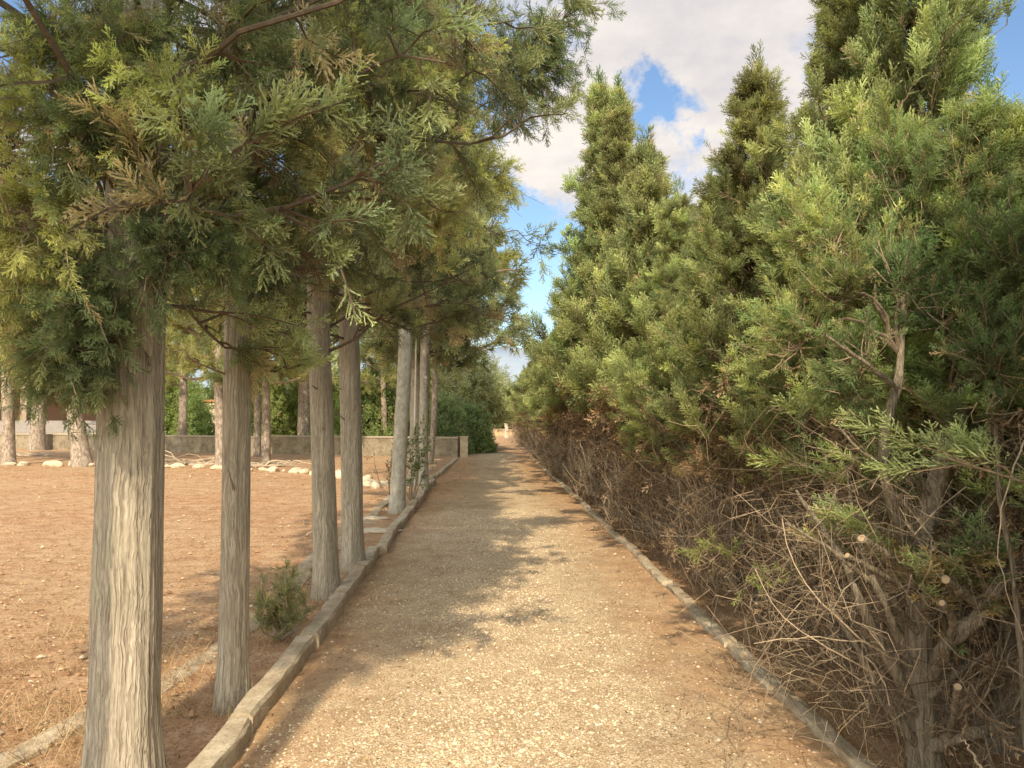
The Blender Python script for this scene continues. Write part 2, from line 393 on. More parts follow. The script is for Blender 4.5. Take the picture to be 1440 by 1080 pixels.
struct('ground', sheet(spaced(-16, 6, .22, 4000), spaced(-4, 32, .25, 4000), -.012), M['ground'], True)
g = sheet(np.arange(-1.26, 1.63, .12), np.arange(-7, 33.1, .2), .004)
struct('path', g, M['path'], True)
g = Geo(); xs = np.linspace(-3200, 3200, 90); V = []; 
for j, (yy, k) in enumerate(((2300, 0), (2700, .6), (3100, 1.0), (3600, .5))):
    h = 235+60*fbm(np.stack([xs/500, xs*0+j*.3, xs*0], -1), 4)
    V.append(np.stack([xs, xs*0+yy, h*k-4], -1))
V = np.array(V).reshape(-1, 3); i = (np.arange(3)[:, None]*90+np.arange(89)[None, :]).ravel()
g.add(V, quads=np.stack([i, i+1, i+91, i+90], 1)); struct('hills', g, M['hill'], True)

# kerbs: weathered concrete edging, cast in lengths with joints
def kerb(name, pts, wdt, hgt, seg, wob, seed):
    r = np.random.RandomState(seed); g = Geo(); pts = np.array(pts, float)
    L = pts[-1, 1]-pts[0, 1]; y = pts[0, 1]
    while y < pts[-1, 1]-.1:
        ln = seg*r.uniform(.85, 1.15); y2 = min(y+ln, pts[-1, 1]); gap = .016*r.uniform(.5, 1.6)
        ys = np.linspace(y+gap, y2-gap, 9); dx = r.normal(0, wob); dz = r.normal(0, .006); tw = r.normal(0, wob*.8)
        xc = np.interp(ys, pts[:, 1], pts[:, 0])+dx+tw*(ys-ys.mean())/ln+.012*fbm(np.stack([ys*2.2, ys*0+seed, ys*0], -1), 2)
        prof = [(-.5, -.15), (-.5, hgt-.018), (-.42, hgt), (.0, hgt+.004), (.42, hgt), (.5, hgt-.02), (.47, -.15)]
        V = np.array([[(xc[i]+px*wdt+.005*r.normal(), ys[i], pz+dz*(pz > 0)+(.004*r.normal() if pz > 0 else 0)) for px, pz in prof] for i in range(9)])
        n = len(prof); q = []
        for i in range(8):
            for j in range(n-1): q.append((i*n+j, i*n+j+1, (i+1)*n+j+1, (i+1)*n+j))
        t = [(0, j+1, j) for j in range(1, n-1)]+[(8*n, 8*n+j, 8*n+j+1) for j in range(1, n-1)]
        g.add(V, tris=t, quads=q); y = y2
    return struct(name, g, M['concrete'])
kerb('kerb', [(-1.28, -6), (-1.27, 3), (-1.30, 6), (-1.34, 8.4), (-1.38, 12), (-1.42, 18.6)], .125, .10, 1.25, .024, 1)
kerb('kerb', [(-1.52, 18.9), (-1.36, 29)], .13, .06, 1.2, .02, 2)
kerb('kerb', [(1.66, -6), (1.66, 3), (1.66, 9), (1.62, 18), (1.5, 30)], .10, .04, 1.0, .012, 3)
kerb('edging_strip', [(-2.25, 3.4), (-2.0, 4.6), (-1.85, 6.5), (-1.95, 9), (-1.95, 12), (-2.0, 17.5), (-1.9, 25)], .17, .008, .9, .06, 4)

# ------------------------------------------------------------------ loose ground cover (uncountable)
def gravel(mode=0):
    g = Geo(); n = 60000
    y = 2.7+10.5*R.rand(n)**1.7; x = R.uniform(-1.18, 1.58, n)
    dens = np.clip(1.15-np.abs(x-.1)*.95+.6*fbm(np.stack([x*1.2, y*.8, x*0], -1), 3), .1, 1)
    k = R.rand(n) < dens; x = x[k]; y = y[k]; n = len(x)
    s = R.gamma(2.6, .0015, n)+.002; s = np.minimum(s, .02)
    if mode:
        n = 15000; y = 2.6+19*R.rand(n)**1.5; x = -1.45-R.rand(n)**.8*(1.5+y*.75)
        kk = fbm(np.stack([x*.8, y*.5, x*0], -1), 3) > R.uniform(-.7, .5, n); x, y = x[kk], y[kk]; n = len(x)
        s = np.minimum(R.gamma(1.8, .0035, n)+.003, .03)*(1+y*.03)
    o = np.array([(1, 0, 0), (0, 1, 0), (-1, 0, 0), (0, -1, 0), (0, 0, 1), (.6, .6, .6), (-.6, .55, .55)])
    oct_ = np.array([(1, 0, .0), (.3, .95, .05), (-.8, .6, 0), (-.9, -.5, .05), (.2, -1, 0), (.1, .2, .75), (-.3, -.3, .6)])
    f = np.array([(0, 1, 5), (1, 2, 5), (2, 6, 5), (2, 3, 6), (3, 4, 6), (4, 5, 6), (4, 0, 5)])
    a = R.uniform(0, 6.28, n); ca, sa = np.cos(a)[:, None], np.sin(a)[:, None]
    v = oct_[None]*np.stack([R.uniform(.8, 1.3, n), R.uniform(.6, 1, n), R.uniform(.5, 1.1, n)], -1)[:, None, :]*s[:, None, None]
    V = np.stack([v[..., 0]*ca-v[..., 1]*sa+x[:, None], v[..., 0]*sa+v[..., 1]*ca+y[:, None], v[..., 2]+(gz(x, y)+.004)[:, None]], -1)
    F_ = (f[None]+(np.arange(n)*7)[:, None, None]).reshape(-1, 3)
    c = np.array([.70, .58, .43])*R.uniform(.55, 1.25, (n, 1)); c[:, 2] *= R.uniform(.85, 1.1, n)
    rd = R.rand(n) < .14; c[rd] = np.array([.48, .33, .20])
    if mode:
        c = np.array([(.40, .25, .14), (.30, .17, .09), (.52, .36, .22), (.62, .52, .38)])[R.choice(4, n, p=[.4, .3, .2, .1])]*R.uniform(.75, 1.2, (n, 1))
        g.add(V, tris=F_, col=np.repeat(c, 7, 0)); tag(g.build('soil_clods', M['pebble']), 'crumbs of reddish soil and small stones strewn over the field', 'soil', kind='stuff'); return
    g.add(V, tris=F_, col=np.repeat(c, 7, 0)); o = g.build('gravel', M['pebble'])
    tag(o, 'loose pale gravel chips strewn over the path', 'gravel', kind='stuff')
gravel(); gravel(1)
def litter():
    g = Geo(); n = 110000
    y = 2.2+24*R.rand(n)**2.0; x = np.where(R.rand(n) < .75, R.uniform(-1, 0, n)*(2.5+y*.72)-1.3, R.uniform(-1.3, 2.6, n))
    k = (x > -22) & ((x < -1.36) | (np.abs(x-.15) > .5) | (R.rand(n) < .35)); x, y = x[k], y[k]; n = len(x)
    L = R.uniform(.008, .035, n)*(1+y*.05); wd = R.uniform(.0015, .005, n)*(1+y*.10); a = R.uniform(0, 3.14, n)
    d = np.stack([np.cos(a), np.sin(a), R.normal(0, .25, n)], -1); s = np.stack([-np.sin(a), np.cos(a), R.normal(0, .4, n)], -1)
    p = np.stack([x, y, gz(x, y)+.004+R.uniform(0, .008, n)], -1)
    V = np.stack([p-d*L[:, None]/2, p+s*wd[:, None]/2, p+d*L[:, None]/2, p-s*wd[:, None]/2], 1)
    pal = np.array([(.40, .26, .13), (.22, .115, .055), (.55, .43, .27), (.30, .16, .08), (.46, .30, .15)])
    c = pal[R.randint(0, 5, n)]*R.uniform(.7, 1.2, (n, 1))
    g.add(V, quads=np.arange(n*4).reshape(-1, 4), col=np.repeat(c, 4, 0))
    tag(g.build('leaf_litter', M['straw']), 'dry brown cypress litter scattered over the bare soil', 'leaf litter', kind='stuff')
litter()
def blades(name, label, spots, hmin, hmax, lean, pal):
    """spots: (n,2) base points"""
    g = Geo(); n = len(spots); p = np.c_[spots, gz(spots[:, 0], spots[:, 1])-.01]
    az = R.uniform(0, 6.28, n); l = R.uniform(.2, 1, n)*lean; D = unit(np.stack([np.cos(az)*l, np.sin(az)*l, np.ones(n)], -1))
    L = R.uniform(hmin, hmax, n); P = polys(p, D, L, 4, -.3*l, .10)
    wd = R.uniform(.0008, .002, n); rr = wd[:, None]*np.array([1, .9, .6, .15])[None]
    c = np.array(pal)[R.randint(0, len(pal), n)]*R.uniform(.7, 1.2, (n, 1))
    tubes(g, P, rr, 3, c); tag(g.build(name, M['straw']), label, 'dry grass', kind='stuff')
def cl(n, xr, yr, k=14, s=.09):
    c = np.stack([R.uniform(*xr, n//k), R.uniform(*yr, n//k)], -1); return np.repeat(c, k, 0)+R.normal(0, s, (n//k*k, 2))
straw = [(.60, .46, .26), (.50, .36, .19), (.66, .54, .34), (.38, .25, .13)]
sp_ = np.concatenate([cl(3400, (-3.6, -1.7), (2.4, 4.4)), cl(900, (-2.2, -1.5), (4, 9)), cl(700, (-4.5, -2), (4.3, 6))]+[np.c_[R.normal(x_, r_, 160), R.normal(y_, r_, 160)] for x_, y_, r_ in ((-1.6, 3.3, .2), (-1.42, 4.3, .13), (-1.52, 6.9, .17), (-1.47, 8.1, .18), (-1.62, 12.8, .22), (-1.5, 16.6, .25), (-2.2, 5.2, .3), (-1.9, 9.5, .3))])
blades('dry_grass', 'straw coloured dry grass at the foot of the trunks', sp_, .05, .26, 1.4, straw)
sp_ = np.concatenate([cl(800, (1.75, 2.1), (2.6, 6), 20, .06), cl(1000, (1.75, 2.2), (6, 16), 16, .1)])
blades('dry_weeds', 'dry wispy weeds between the right kerb and the hedge', sp_, .05, .22, 1.1, straw+[(.3, .22, .13)])
sp_ = np.concatenate([cl(2600, (-9, 6), (60, 74), 20, .5)])
g = Geo(); n = len(sp_); V0 = np.c_[sp_, np.zeros(n)-.01]; az = R.uniform(0, 6.28, n)
tubes(g, polys(V0, unit(np.stack([np.cos(az)*.5, np.sin(az)*.5, np.ones(n)], -1)), R.uniform(.12, .45, n), 3, -.1, .2), np.tile([[.025, .015, .005]], (n, 1)), 3, np.array(straw)[R.randint(0, 4, n)]*1.1)
tag(g.build('yellow_grass', M['straw']), 'tall yellow dry grass beyond the far end of the path', 'dry grass', kind='stuff')

# ------------------------------------------------------------------ trunks
def trunk_geo(g, pts, r0, r1, rings, sides, flare=.35, ridge=.06, seed=0):
    P = curve(pts, rings); n = rings; t = np.linspace(0, 1, n); H = P[:, 2]-P[0, 2]
    rr = (r0+(r1-r0)*t)*(1+flare*np.exp(-np.abs(H)/(.09+r0*.6)))
    a = np.arange(sides)*2*math.pi/sides
    A, Z = np.meshgrid(a, P[:, 2]); q = np.stack([np.cos(A)*1.0, np.sin(A)*1.0, Z*.55], -1)
    f = 1+ridge*(.8*fbm(q*np.array([6, 6, 1.6])+seed*5, 2)+1.0*vnoise(q*np.array([1.6, 1.6, 1.2])+seed))+ridge*.9*np.abs(vnoise(q*np.array([17, 17, 2.2])+seed))
    rad_ = rr[:, None]*f
    V = np.stack([P[:, 0:1]+rad_*np.cos(A), P[:, 1:2]+rad_*np.sin(A), np.broadcast_to(P[:, 2:3], A.shape)], -1)
    i = np.arange(n-1)[:, None]*sides; j = np.arange(sides)[None, :]; j2 = (j+1) % sides
    g.add(V, quads=np.stack([i+j, i+j2, i+sides+j2, i+sides+j], -1).reshape(-1, 4))
    return P

# ------------------------------------------------------------------ tall cypress crowns (left row)
def cypress_crown(seed, H, z0, Rm, nprim, sprs, size, nsec, npl, pr=None, dead=.07, keep=None):
    """returns (limb mesh, crown mesh) in local coordinates, trunk on the z axis"""
    global R
    R = np.random.RandomState(seed)
    zc = z0+(H-z0)*(np.arange(nprim)/nprim)**1.12; az = np.arange(nprim)*2.399+R.normal(0, .35, nprim)
    h = (zc-z0)/(H-z0); L = Rm*np.clip(.78+.9*h, 0, 1.0)*np.clip(1.12-h, .1, 1)**.75*R.uniform(.65, 1.15, nprim)
    el = R.uniform(.05, .55, nprim)+h*.5
    D = np.stack([np.cos(az)*np.cos(el), np.sin(az)*np.cos(el), np.sin(el)], -1)
    B = np.stack([np.cos(az)*.05, np.sin(az)*.05, zc], -1)
    P = polys(B, D, L, 7, -.10, .26)
    gl = Geo(); tubes(gl, P, np.clip(.004+.007*L, .004, .02)[:, None]*np.linspace(1, .3, 7)[None], 6, (.14, .11, .085))
    i2 = np.repeat(np.arange(nprim), nsec); t2 = R.uniform(.22, 1, len(i2)); b2, d2 = samp(P, i2, t2)
    s = unit(d2*.9+unit(R.normal(0, 1, (len(i2), 3)))*.95+np.array([0, 0, .1])); L2 = R.uniform(.25, .62, len(i2))*(1.15-.45*t2)*(Rm/1.9)**.5
    P2 = polys(b2, s, L2, 5, R.uniform(-.55, .25, len(i2)), .3)
    tubes(gl, P2, (.006+.006*L2)[:, None]*np.linspace(1, .35, 5)[None], 3, (.14, .105, .075))
    i3 = np.repeat(np.arange(len(i2)), npl); t3 = R.uniform(.3, 1, len(i3)); b3, d3 = samp(P2, i3, t3)
    sp3 = unit(d3*.9+unit(R.normal(0, 1, (len(i3), 3)))*.75+np.array([0, 0, R.uniform(-.1, .25)]))
    # colour: per secondary branch, lit and shaded clumps painted in, darker insides; outer parts yellower
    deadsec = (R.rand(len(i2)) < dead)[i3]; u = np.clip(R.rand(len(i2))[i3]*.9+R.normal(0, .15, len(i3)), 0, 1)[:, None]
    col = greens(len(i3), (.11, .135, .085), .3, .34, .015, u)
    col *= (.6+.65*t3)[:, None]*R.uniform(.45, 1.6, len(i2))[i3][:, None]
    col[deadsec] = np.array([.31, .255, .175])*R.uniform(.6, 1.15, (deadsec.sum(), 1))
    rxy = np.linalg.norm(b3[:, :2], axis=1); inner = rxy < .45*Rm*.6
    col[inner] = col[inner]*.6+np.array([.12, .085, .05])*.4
    sz = R.uniform(.7, 1.25, len(i3))*size
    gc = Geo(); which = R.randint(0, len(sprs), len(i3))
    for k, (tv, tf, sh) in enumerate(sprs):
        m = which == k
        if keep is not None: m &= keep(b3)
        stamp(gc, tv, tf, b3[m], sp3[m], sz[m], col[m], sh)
    return gl, gc

def cypress(name, label, loc, pts, r0, r1, crown, bark, rz=0, sides=28, rings=90, ridge=.06, group=None, seed=0, cat='tree'):
    t = thing(name, label, cat, loc, 0, group)
    g = Geo(); trunk_geo(g, np.array(pts)-np.array(loc), r0, r1, rings, sides, .42, ridge, seed)
    g.build('trunk', bark, t, True)
    rs = np.random.RandomState(seed+60)
    for q in range(3):
        zz_ = rs.uniform(1.1, 2.4); a_ = rs.uniform(3.2, 6.6); x_, y_ = [np.interp(zz_, [p[2] for p in pts], [p[i] for p in pts])-loc[i] for i in (0, 1)]
        dd_ = np.array([math.cos(a_), math.sin(a_), rs.uniform(.2, .8)]); g = Geo(); rt = r0*.7
        tubes(g, np.array([[[x_, y_, zz_]+dd_*k for k in (rt, rt+.03, rt+.05+rs.uniform(0, .09), rt+.1+rs.uniform(.02, .12))]]), np.array([[.012, .009, .006, .003]])*rs.uniform(.7, 1.3), 6, (.28, .23, .18)); g.build('branch_stub', M['twig'], t)
    for nm, me in (('limbs', crown[0]), ('crown', crown[1])):
        o = link(nm, me, t); o.rotation_euler = (0, 0, rz); o.location = (pts[-1][0]-loc[0]-(0), pts[-1][1]-loc[1], 0)
        if len(crown) > 2: o.scale = crown[2]
    return t
def crown_meshes(nm, *a, **k):
    gl, gc = cypress_crown(*a, **k)
    return gl.mesh(nm+'_limbs', M['twig']), gc.mesh(nm+'_crown', M['leaf'])
CA = crown_meshes('cypress_a', 101, 8.5, 2.1, 1.95, 70, SPR_HI, .145, 11, 11, dead=.10)
CB = crown_meshes('cypress_b', 202, 8.5, 2.4, 1.8, 70, SPR_HI, .145, 11, 10, dead=.17)
CD = crown_meshes('cypress_d', 303, 9.0, 2.9, 2.1, 68, SPR_MD, .26, 11, 6, dead=.08)
GL = 'tall cypresses in a row along the left kerb'
def P_(lst): return [tuple(at(*q)) for q in lst]
def base(px, py, Y): p = at(px, py, Y); return (p[0], p[1], 0.0)
def row(label, d, xs, r0, r1, crown, rz, bark='bark', sides=28, rings=90, ridge=.06, seed=0, H=7.5, rgh=None):
    """xs: photo columns of the trunk centre at photo rows"""
    b = None; pts = []
    for (px, py) in xs:
        p = at(px, py, d); pts.append([p[0], d, p[2]])
    lo = pts[0]; pts[0] = [lo[0], d, -.05]; top = pts[-1]
    pts.append([top[0]+(top[0]-pts[-2][0])*.3, d, H])
    b = (pts[0][0], d, 0)
    return cypress('cypress_tree', label, b, pts, r0, r1, crown, M[bark], rz, sides, rings, ridge, GL, seed)
row('thickest cypress trunk nearest the camera, lower bark half sunlit', 3.35, [(174, 1108), (182, 700), (189, 430)], .134, .085, CA, 0.3, sides=132, rings=260, ridge=.08, seed=1)
BOUGHS = True
row('slender second cypress, straight brown trunk fully in shade', 4.35, [(326, 1000), (332, 700), (335, 440)], .080, .06, CB, 1.9, sides=80, rings=180, seed=2)
row('third cypress from the camera, grey trunk above the low shrub', 6.95, [(459, 835), (453, 600), (447, 430)], .104, .075, CA, 3.4, seed=3, sides=64, rings=120)
row('fourth cypress, dark trunk right beside the third grey one', 8.1, [(497, 800), (494, 600), (491, 450)], .112, .085, CB, 4.9, seed=4, sides=64, rings=120)
row('smooth pale grey cypress leaning slightly right beside the kerb', 12.9, [(558, 722), (563, 620), (570, 500)], .125, .09, CD, .8, 'bark_grey', seed=5)
row('pale mottled cypress trunk behind the staked sapling', 16.6, [(596, 690), (595, 620), (597, 540)], .10, .08, CD, 2.5, 'bark_grey', seed=6)
row('brown cypress trunk just behind the pale mottled one', 18.2, [(583, 680), (584, 620), (586, 540)], .14, .1, CD, 4.0, seed=7)
def bough(tree, px, py, d, n, s, rclump, base_, yel, dead, start, droop=-.25, nm='low_bough'):
    n = int(n*2.2); s = s*.68
    g = Geo(); o0 = np.array(tree.location); a = np.array(start)-o0; b = at(px, py, d)-o0; dv_ = b-a
    P = np.stack([a+dv_*t+np.array([0, 0, .18*math.sin(math.pi*t)]) for t in np.linspace(0, 1, 10)])+.012*R.normal(0, 1, (10, 3))*np.r_[0, np.ones(9)][:, None]
    tubes(g, P[None], np.linspace(.010, .003, 10)[None], 6, (.15, .115, .085))
    k = max(6, n//7); bb, dd = samp(P[None], np.zeros(k, int), R.uniform(.72, 1, k))
    P2 = polys(bb, unit(unit(dv_)*.7+unit(R.normal(0, 1, (k, 3)))+np.array([0, 0, droop])), R.uniform(.5, 1.1, k)*rclump, 5, droop, .3)
    tubes(g, P2, np.linspace(.004, .0015, 5)[None].repeat(k, 0), 3, (.3, .23, .16)); o = g.build(nm, M['twig'], tree)
    i = R.randint(0, k, n); t3 = R.uniform(.15, 1, n); b3, d3 = samp(P2, i, t3); gc = Geo(); w_ = R.randint(0, 3, n); c = greens(n, base_, .3, yel, dead)*(.6+.6*t3)[:, None]; z = R.uniform(.7, 1.2, n)*s  # sprays painted darker inward and lighter at the tips for shaded depth
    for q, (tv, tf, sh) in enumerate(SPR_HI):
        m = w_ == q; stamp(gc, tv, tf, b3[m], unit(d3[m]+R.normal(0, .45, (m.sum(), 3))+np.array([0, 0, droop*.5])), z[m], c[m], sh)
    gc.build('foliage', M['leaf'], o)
def T(i): return [o for o in bpy.data.objects if o.name.startswith('cypress_tree')][i]
DG, BG_, TN = (.09, .12, .07), (.30, .32, .15), (.38, .34, .23)  # BG_ brightened to paint sunlit clusters into the foliage
S1 = (-1.65, 3.35, 2.35); S2 = (-1.55, 4.35, 2.8); S3 = (-1.5, 6.9, 3.2)
for q in [(20, 430, 3.3, 150, .14, .32, BG_, .3, .05), (60, 480, 3.15, 170, .13, .3, DG, .5, .05), (95, 525, 3.1, 170, .12, .26, DG, .2, 0), (140, 510, 3.1, 150, .12, .22, DG, .15, 0),
          (40, 330, 2.9, 170, .14, .34, BG_, .4, .05), (130, 430, 3.0, 150, .13, .26, DG, .1, 0), (235, 365, 2.95, 170, .12, .22, DG, .1, 0), (300, 375, 3.1, 150, .12, .2, DG, .2, 0),
          (250, 150, 2.9, 170, .13, .28, BG_, .7, .05), (110, 200, 2.9, 170, .13, .3, DG, .3, .05), (30, 130, 3.0, 170, .13, .34, BG_, .5, .1), (90, 60, 3.1, 170, .13, .34, DG, .4, .1), (180, 60, 2.95, 170, .13, .3, DG, .5, .1), (330, 60, 3.2, 150, .13, .3, DG, .4, .2)]:
    bough(T(0), *q, S1)
for q in [(460, 215, 3.7, 130, .13, .24, TN, .3, .4), (430, 290, 3.9, 140, .13, .26, DG, .3, .1), (380, 395, 4.1, 150, .12, .24, DG, .1, 0), (500, 60, 3.7, 150, .13, .3, BG_, .5, .1), (350, 300, 3.9, 150, .13, .3, DG, .2, .1), (540, 140, 4.2, 150, .13, .3, DG, .4, .2)]:
    bough(T(1), *q, S2)
for q in [(605, 215, 4.9, 130, .15, .26, TN, .5, .3), (640, 300, 5.2, 170, .15, .34, BG_, .6, .15), (660, 60, 5.4, 200, .16, .42, BG_, .6, .05), (700, 250, 6.2, 200, .16, .42, BG_, .5, .05), (590, 90, 5.0, 180, .15, .36, BG_, .5, .05), (560, 330, 5.6, 160, .15, .34, DG, .3, .3), (740, 60, 6.0, 220, .17, .5, DG, .3, .0), (790, 90, 6.3, 220, .17, .45, DG, .2, .0), (800, 20, 6.0, 200, .17, .45, DG, .2, 0)]:
    bough(T(2), *q, S3)
# trees of the same row that stand beside and behind the photographer
CE = crown_meshes('cypress_e', 404, 8.5, 4.5, 1.5, 42, SPR_MD, .26, 11, 5)
CF = crown_meshes('cypress_f', 405, 9.5, 6.9, 1.1, 30, SPR_MD, .26, 11, 5)
def plain_row(label, x, y, crown, rz, r0=.13):
    return cypress('cypress_tree', label, (x, y, 0), [[x, y, -.05], [x, y, 2], [x+.02, y, 5], [x, y, 7.5]], r0, r0*.6, crown, M['bark'], rz, 24, 60, .06, GL, 9)
plain_row('cypress standing left of the photographer', -1.96, .05, CE, .4, .17)
plain_row('cypress behind the photographer by the kerb', -1.55, -2.0, CF, 2.2, .10)

# ------------------------------------------------------------------ hedge cypresses (right row)
def hedge_crown(seed, H, Rm, nprim, sprs, size, nsec, npl, zb=1.1):
    if sprs is SPR_MD: zb = 1.4
    global R
    R = np.random.RandomState(seed)
    h = (np.arange(nprim)/nprim)**.95; zc = zb+(H-.25-zb)*h-.2; az = np.arange(nprim)*2.399+R.normal(0, .4, nprim)
    L = Rm*(1.0-h)**1.2*np.clip(.8+2*h, 0, 1)*R.uniform(.4, 1.6, nprim)+.08
    el = rad(22)+rad(34)*h+R.normal(0, .16, nprim)
    D = np.stack([np.cos(az)*np.cos(el), np.sin(az)*np.cos(el), np.sin(el)], -1)
    B = np.stack([np.cos(az)*.02, np.sin(az)*.02, zc], -1)
    P = polys(B, D, L, 6, .22, .3)
    gl = Geo(); tubes(gl, P, np.clip(.003+.008*L, .003, .02)[:, None]*np.linspace(1, .3, 6)[None], 5, (.20, .15, .105))
    i2 = np.repeat(np.arange(nprim), nsec); t2 = R.uniform(.2, 1, len(i2)); b2, d2 = samp(P, i2, t2)
    s = unit(d2*1.0+unit(R.normal(0, 1, (len(i2), 3)))*.85+np.array([0, 0, .35])); L2 = R.uniform(.18, .45, len(i2))*(1.15-.4*t2)*np.clip(1.12-.72*(b2[:, 2]-zb)/(H-zb), .28, 1)
    P2 = polys(b2, s, L2, 4, R.uniform(-.2, .3, len(i2)), .25)
    tubes(gl, P2, (.004+.004*L2)[:, None]*np.linspace(1, .35, 4)[None], 3, (.19, .14, .09))
    i3 = np.repeat(np.arange(len(i2)), npl); t3 = R.uniform(.25, 1, len(i3)); b3, d3 = samp(P2, i3, t3)
    sp3 = unit(d3*1.1+unit(R.normal(0, 1, (len(i3), 3)))*.6+np.array([0, 0, .25]))
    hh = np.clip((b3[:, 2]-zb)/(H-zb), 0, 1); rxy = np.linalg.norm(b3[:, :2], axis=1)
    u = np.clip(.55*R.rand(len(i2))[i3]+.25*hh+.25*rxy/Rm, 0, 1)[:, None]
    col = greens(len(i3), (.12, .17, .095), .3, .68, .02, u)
    col *= (.65+.55*t3)[:, None]*R.uniform(.55, 1.5, len(i2))[i3][:, None]  # deeper shade between clumps painted into the spray colour, tips lighter
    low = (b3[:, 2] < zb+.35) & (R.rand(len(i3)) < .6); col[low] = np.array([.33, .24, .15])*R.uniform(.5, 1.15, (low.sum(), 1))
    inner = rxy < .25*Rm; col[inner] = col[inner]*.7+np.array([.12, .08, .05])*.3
    sz = R.uniform(.7, 1.3, len(i3))*size*np.clip(1.1-.35*hh, .7, 1)
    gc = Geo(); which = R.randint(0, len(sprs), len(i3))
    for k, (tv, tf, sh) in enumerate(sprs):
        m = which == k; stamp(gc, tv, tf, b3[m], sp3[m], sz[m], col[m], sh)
    # leader spray at the tip
    zt = np.linspace(H-.9, H-.1, 26); tv, tf, sh = sprs[0]
    dd = unit(np.c_[R.normal(0, .35, (26, 2)), np.ones(26)]); stamp(gc, tv, tf, np.c_[R.normal(0, .02, (26, 2)), zt], dd, np.full(26, size*1.1), greens(26, (.08, .12, .05)), sh)
    g_t = Geo(); pp = np.array([[0, 0, -.05], [R.normal(0, .05), R.normal(0, .05), .8], [R.normal(0, .06), R.normal(0, .06), 1.8], [0, 0, 3], [0, 0, H-.3]])
    trunk_geo(g_t, pp, .055+.004*H, .012, 60, 14, .3, .05, seed)
    return gl, gc, g_t
def dead_twigs(seed, n1, n2, n3, r0, sprs, zt=1.65, Rm=.62, fine=.0022):
    """bare lower skirt: long bent twigs plus dry brown sprays"""
    global R
    R = np.random.RandomState(seed); g = Geo()
    az = R.uniform(0, 6.28, n1); el = R.uniform(-.25, 1.0, n1); z = R.uniform(.12, zt, n1)
    D = np.stack([np.cos(az)*np.cos(el), np.sin(az)*np.cos(el), np.sin(el)], -1); L = Rm*R.uniform(.55, 1.35, n1)
    P = polys(np.c_[R.normal(0, .03, (n1, 2)), z], D, L, 7, R.uniform(-.35, .35, n1), .5)
    c = np.array([.36, .29, .215])*R.uniform(.55, 1.3, (n1, 1))
    tubes(g, P, (r0*R.uniform(.5, 1.3, n1))[:, None]*np.linspace(1, .35, 7)[None], 5, c)
    i2 = R.randint(0, n1, n2); b2, d2 = samp(P, i2, R.uniform(.25, 1, n2))
    s = unit(d2*.7+unit(R.normal(0, 1, (n2, 3)))); L2 = R.uniform(.12, .42, n2)
    P2 = polys(b2, s, L2, 6, R.uniform(-.5, .3, n2), .8)
    P2[:, :, 2] = np.maximum(P2[:, :, 2], .01)
    c = np.array([.31, .24, .17])*R.uniform(.5, 1.35, (n2, 1))
    tubes(g, P2, (fine*R.uniform(.6, 1.6, n2))[:, None]*np.linspace(1, .4, 6)[None], 3, c)
    nv = n1*9; a_ = R.uniform(0, 6.28, nv); rv = R.uniform(.25, .62, nv); Dv = unit(np.stack([np.cos(a_)*.25, np.sin(a_)*.25, np.ones(nv)], -1)+R.normal(0, .28, (nv, 3)))
    Pv = polys(np.stack([rv*np.cos(a_), rv*np.sin(a_), R.uniform(0, .9, nv)], -1), Dv, R.uniform(.2, .7, nv), 5, -.1, .4)
    tubes(g, Pv, (fine*R.uniform(.5, 1.2, nv))[:, None]*np.linspace(1, .4, 5)[None], 3, np.array([.45, .36, .265])*R.uniform(.35, 1.2, (nv, 1)))
    i3 = R.randint(0, n2, n3); b3, d3 = samp(P2, i3, R.uniform(.2, 1, n3))
    b3[:, 2] = np.maximum(b3[:, 2], .05)
    tv, tf, sh = sprs[0]; col = np.array([.33, .23, .145])*R.uniform(.45, 1.25, (n3, 1))
    stamp(g, tv, tf, b3, unit(d3+R.normal(0, .5, (n3, 3))), R.uniform(.1, .22, n3), col, sh)
    return g
def hset(nm, seed, H, Rm, nprim, sprs, size, nsec, npl, tw):
    gl, gc, gt = hedge_crown(seed, H, Rm, nprim, sprs, size, nsec, npl)
    return (gt.mesh(nm+'_trunk', M['bark_dark'], True), gl.mesh(nm+'_limbs', M['twig']), gc.mesh(nm+'_crown', M['hedgeleaf']), tw, H)
TWN = [dead_twigs(501+i, 70, 480, 420, .0065, SPR_MD).mesh('near_twigs', M['twig']) for i in range(2)]
TWF = [dead_twigs(511+i, 46, 330, 640, .009, SPR_LO, fine=.004).mesh('far_twigs', M['twig']) for i in range(2)]
TWN[0].name = 'near_twigs'
HN = [hset('hedge_a', 601, 5.0, 1.0, 80, SPR_HI, .15, 11, 8, TWN[0]), hset('hedge_b', 602, 4.4, .95, 70, SPR_HI, .15, 11, 8, TWN[1]),
      hset('hedge_c', 603, 5.8, 1.05, 88, SPR_HI, .15, 11, 8, TWN[0])]
HF = [hset('hedge_d', 611, 5.4, 1.1, 62, SPR_MD, .24, 11, 5, TWF[0]), hset('hedge_e', 612, 4.8, 1.05, 58, SPR_MD, .24, 11, 5, TWF[1]),
      hset('hedge_f', 613, 8.3, 1.45, 96, SPR_MD, .25, 11, 5, TWF[0])]
GR = 'green cypresses in the tall hedge along the right kerb'
ky = [-6, 0, .7, 2.6, 3.5, 4.5, 5.4, 6.7, 7.6, 8.5, 10.3, 12, 14, 16, 17.4, 18.6, 20, 23, 26, 34]
kh = [3.5, 3.7, 4.8, 4.0, 3.6, 6.3, 5.9, 4.75, 4.3, 4.2, 5.0, 5.9, 7.2, 8.7, 6.4, 5.4, 4.7, 4.4, 4.6, 4.4]
trees = []
y = -5.2; i = 0; rr = np.random.RandomState(77)
spec = {}
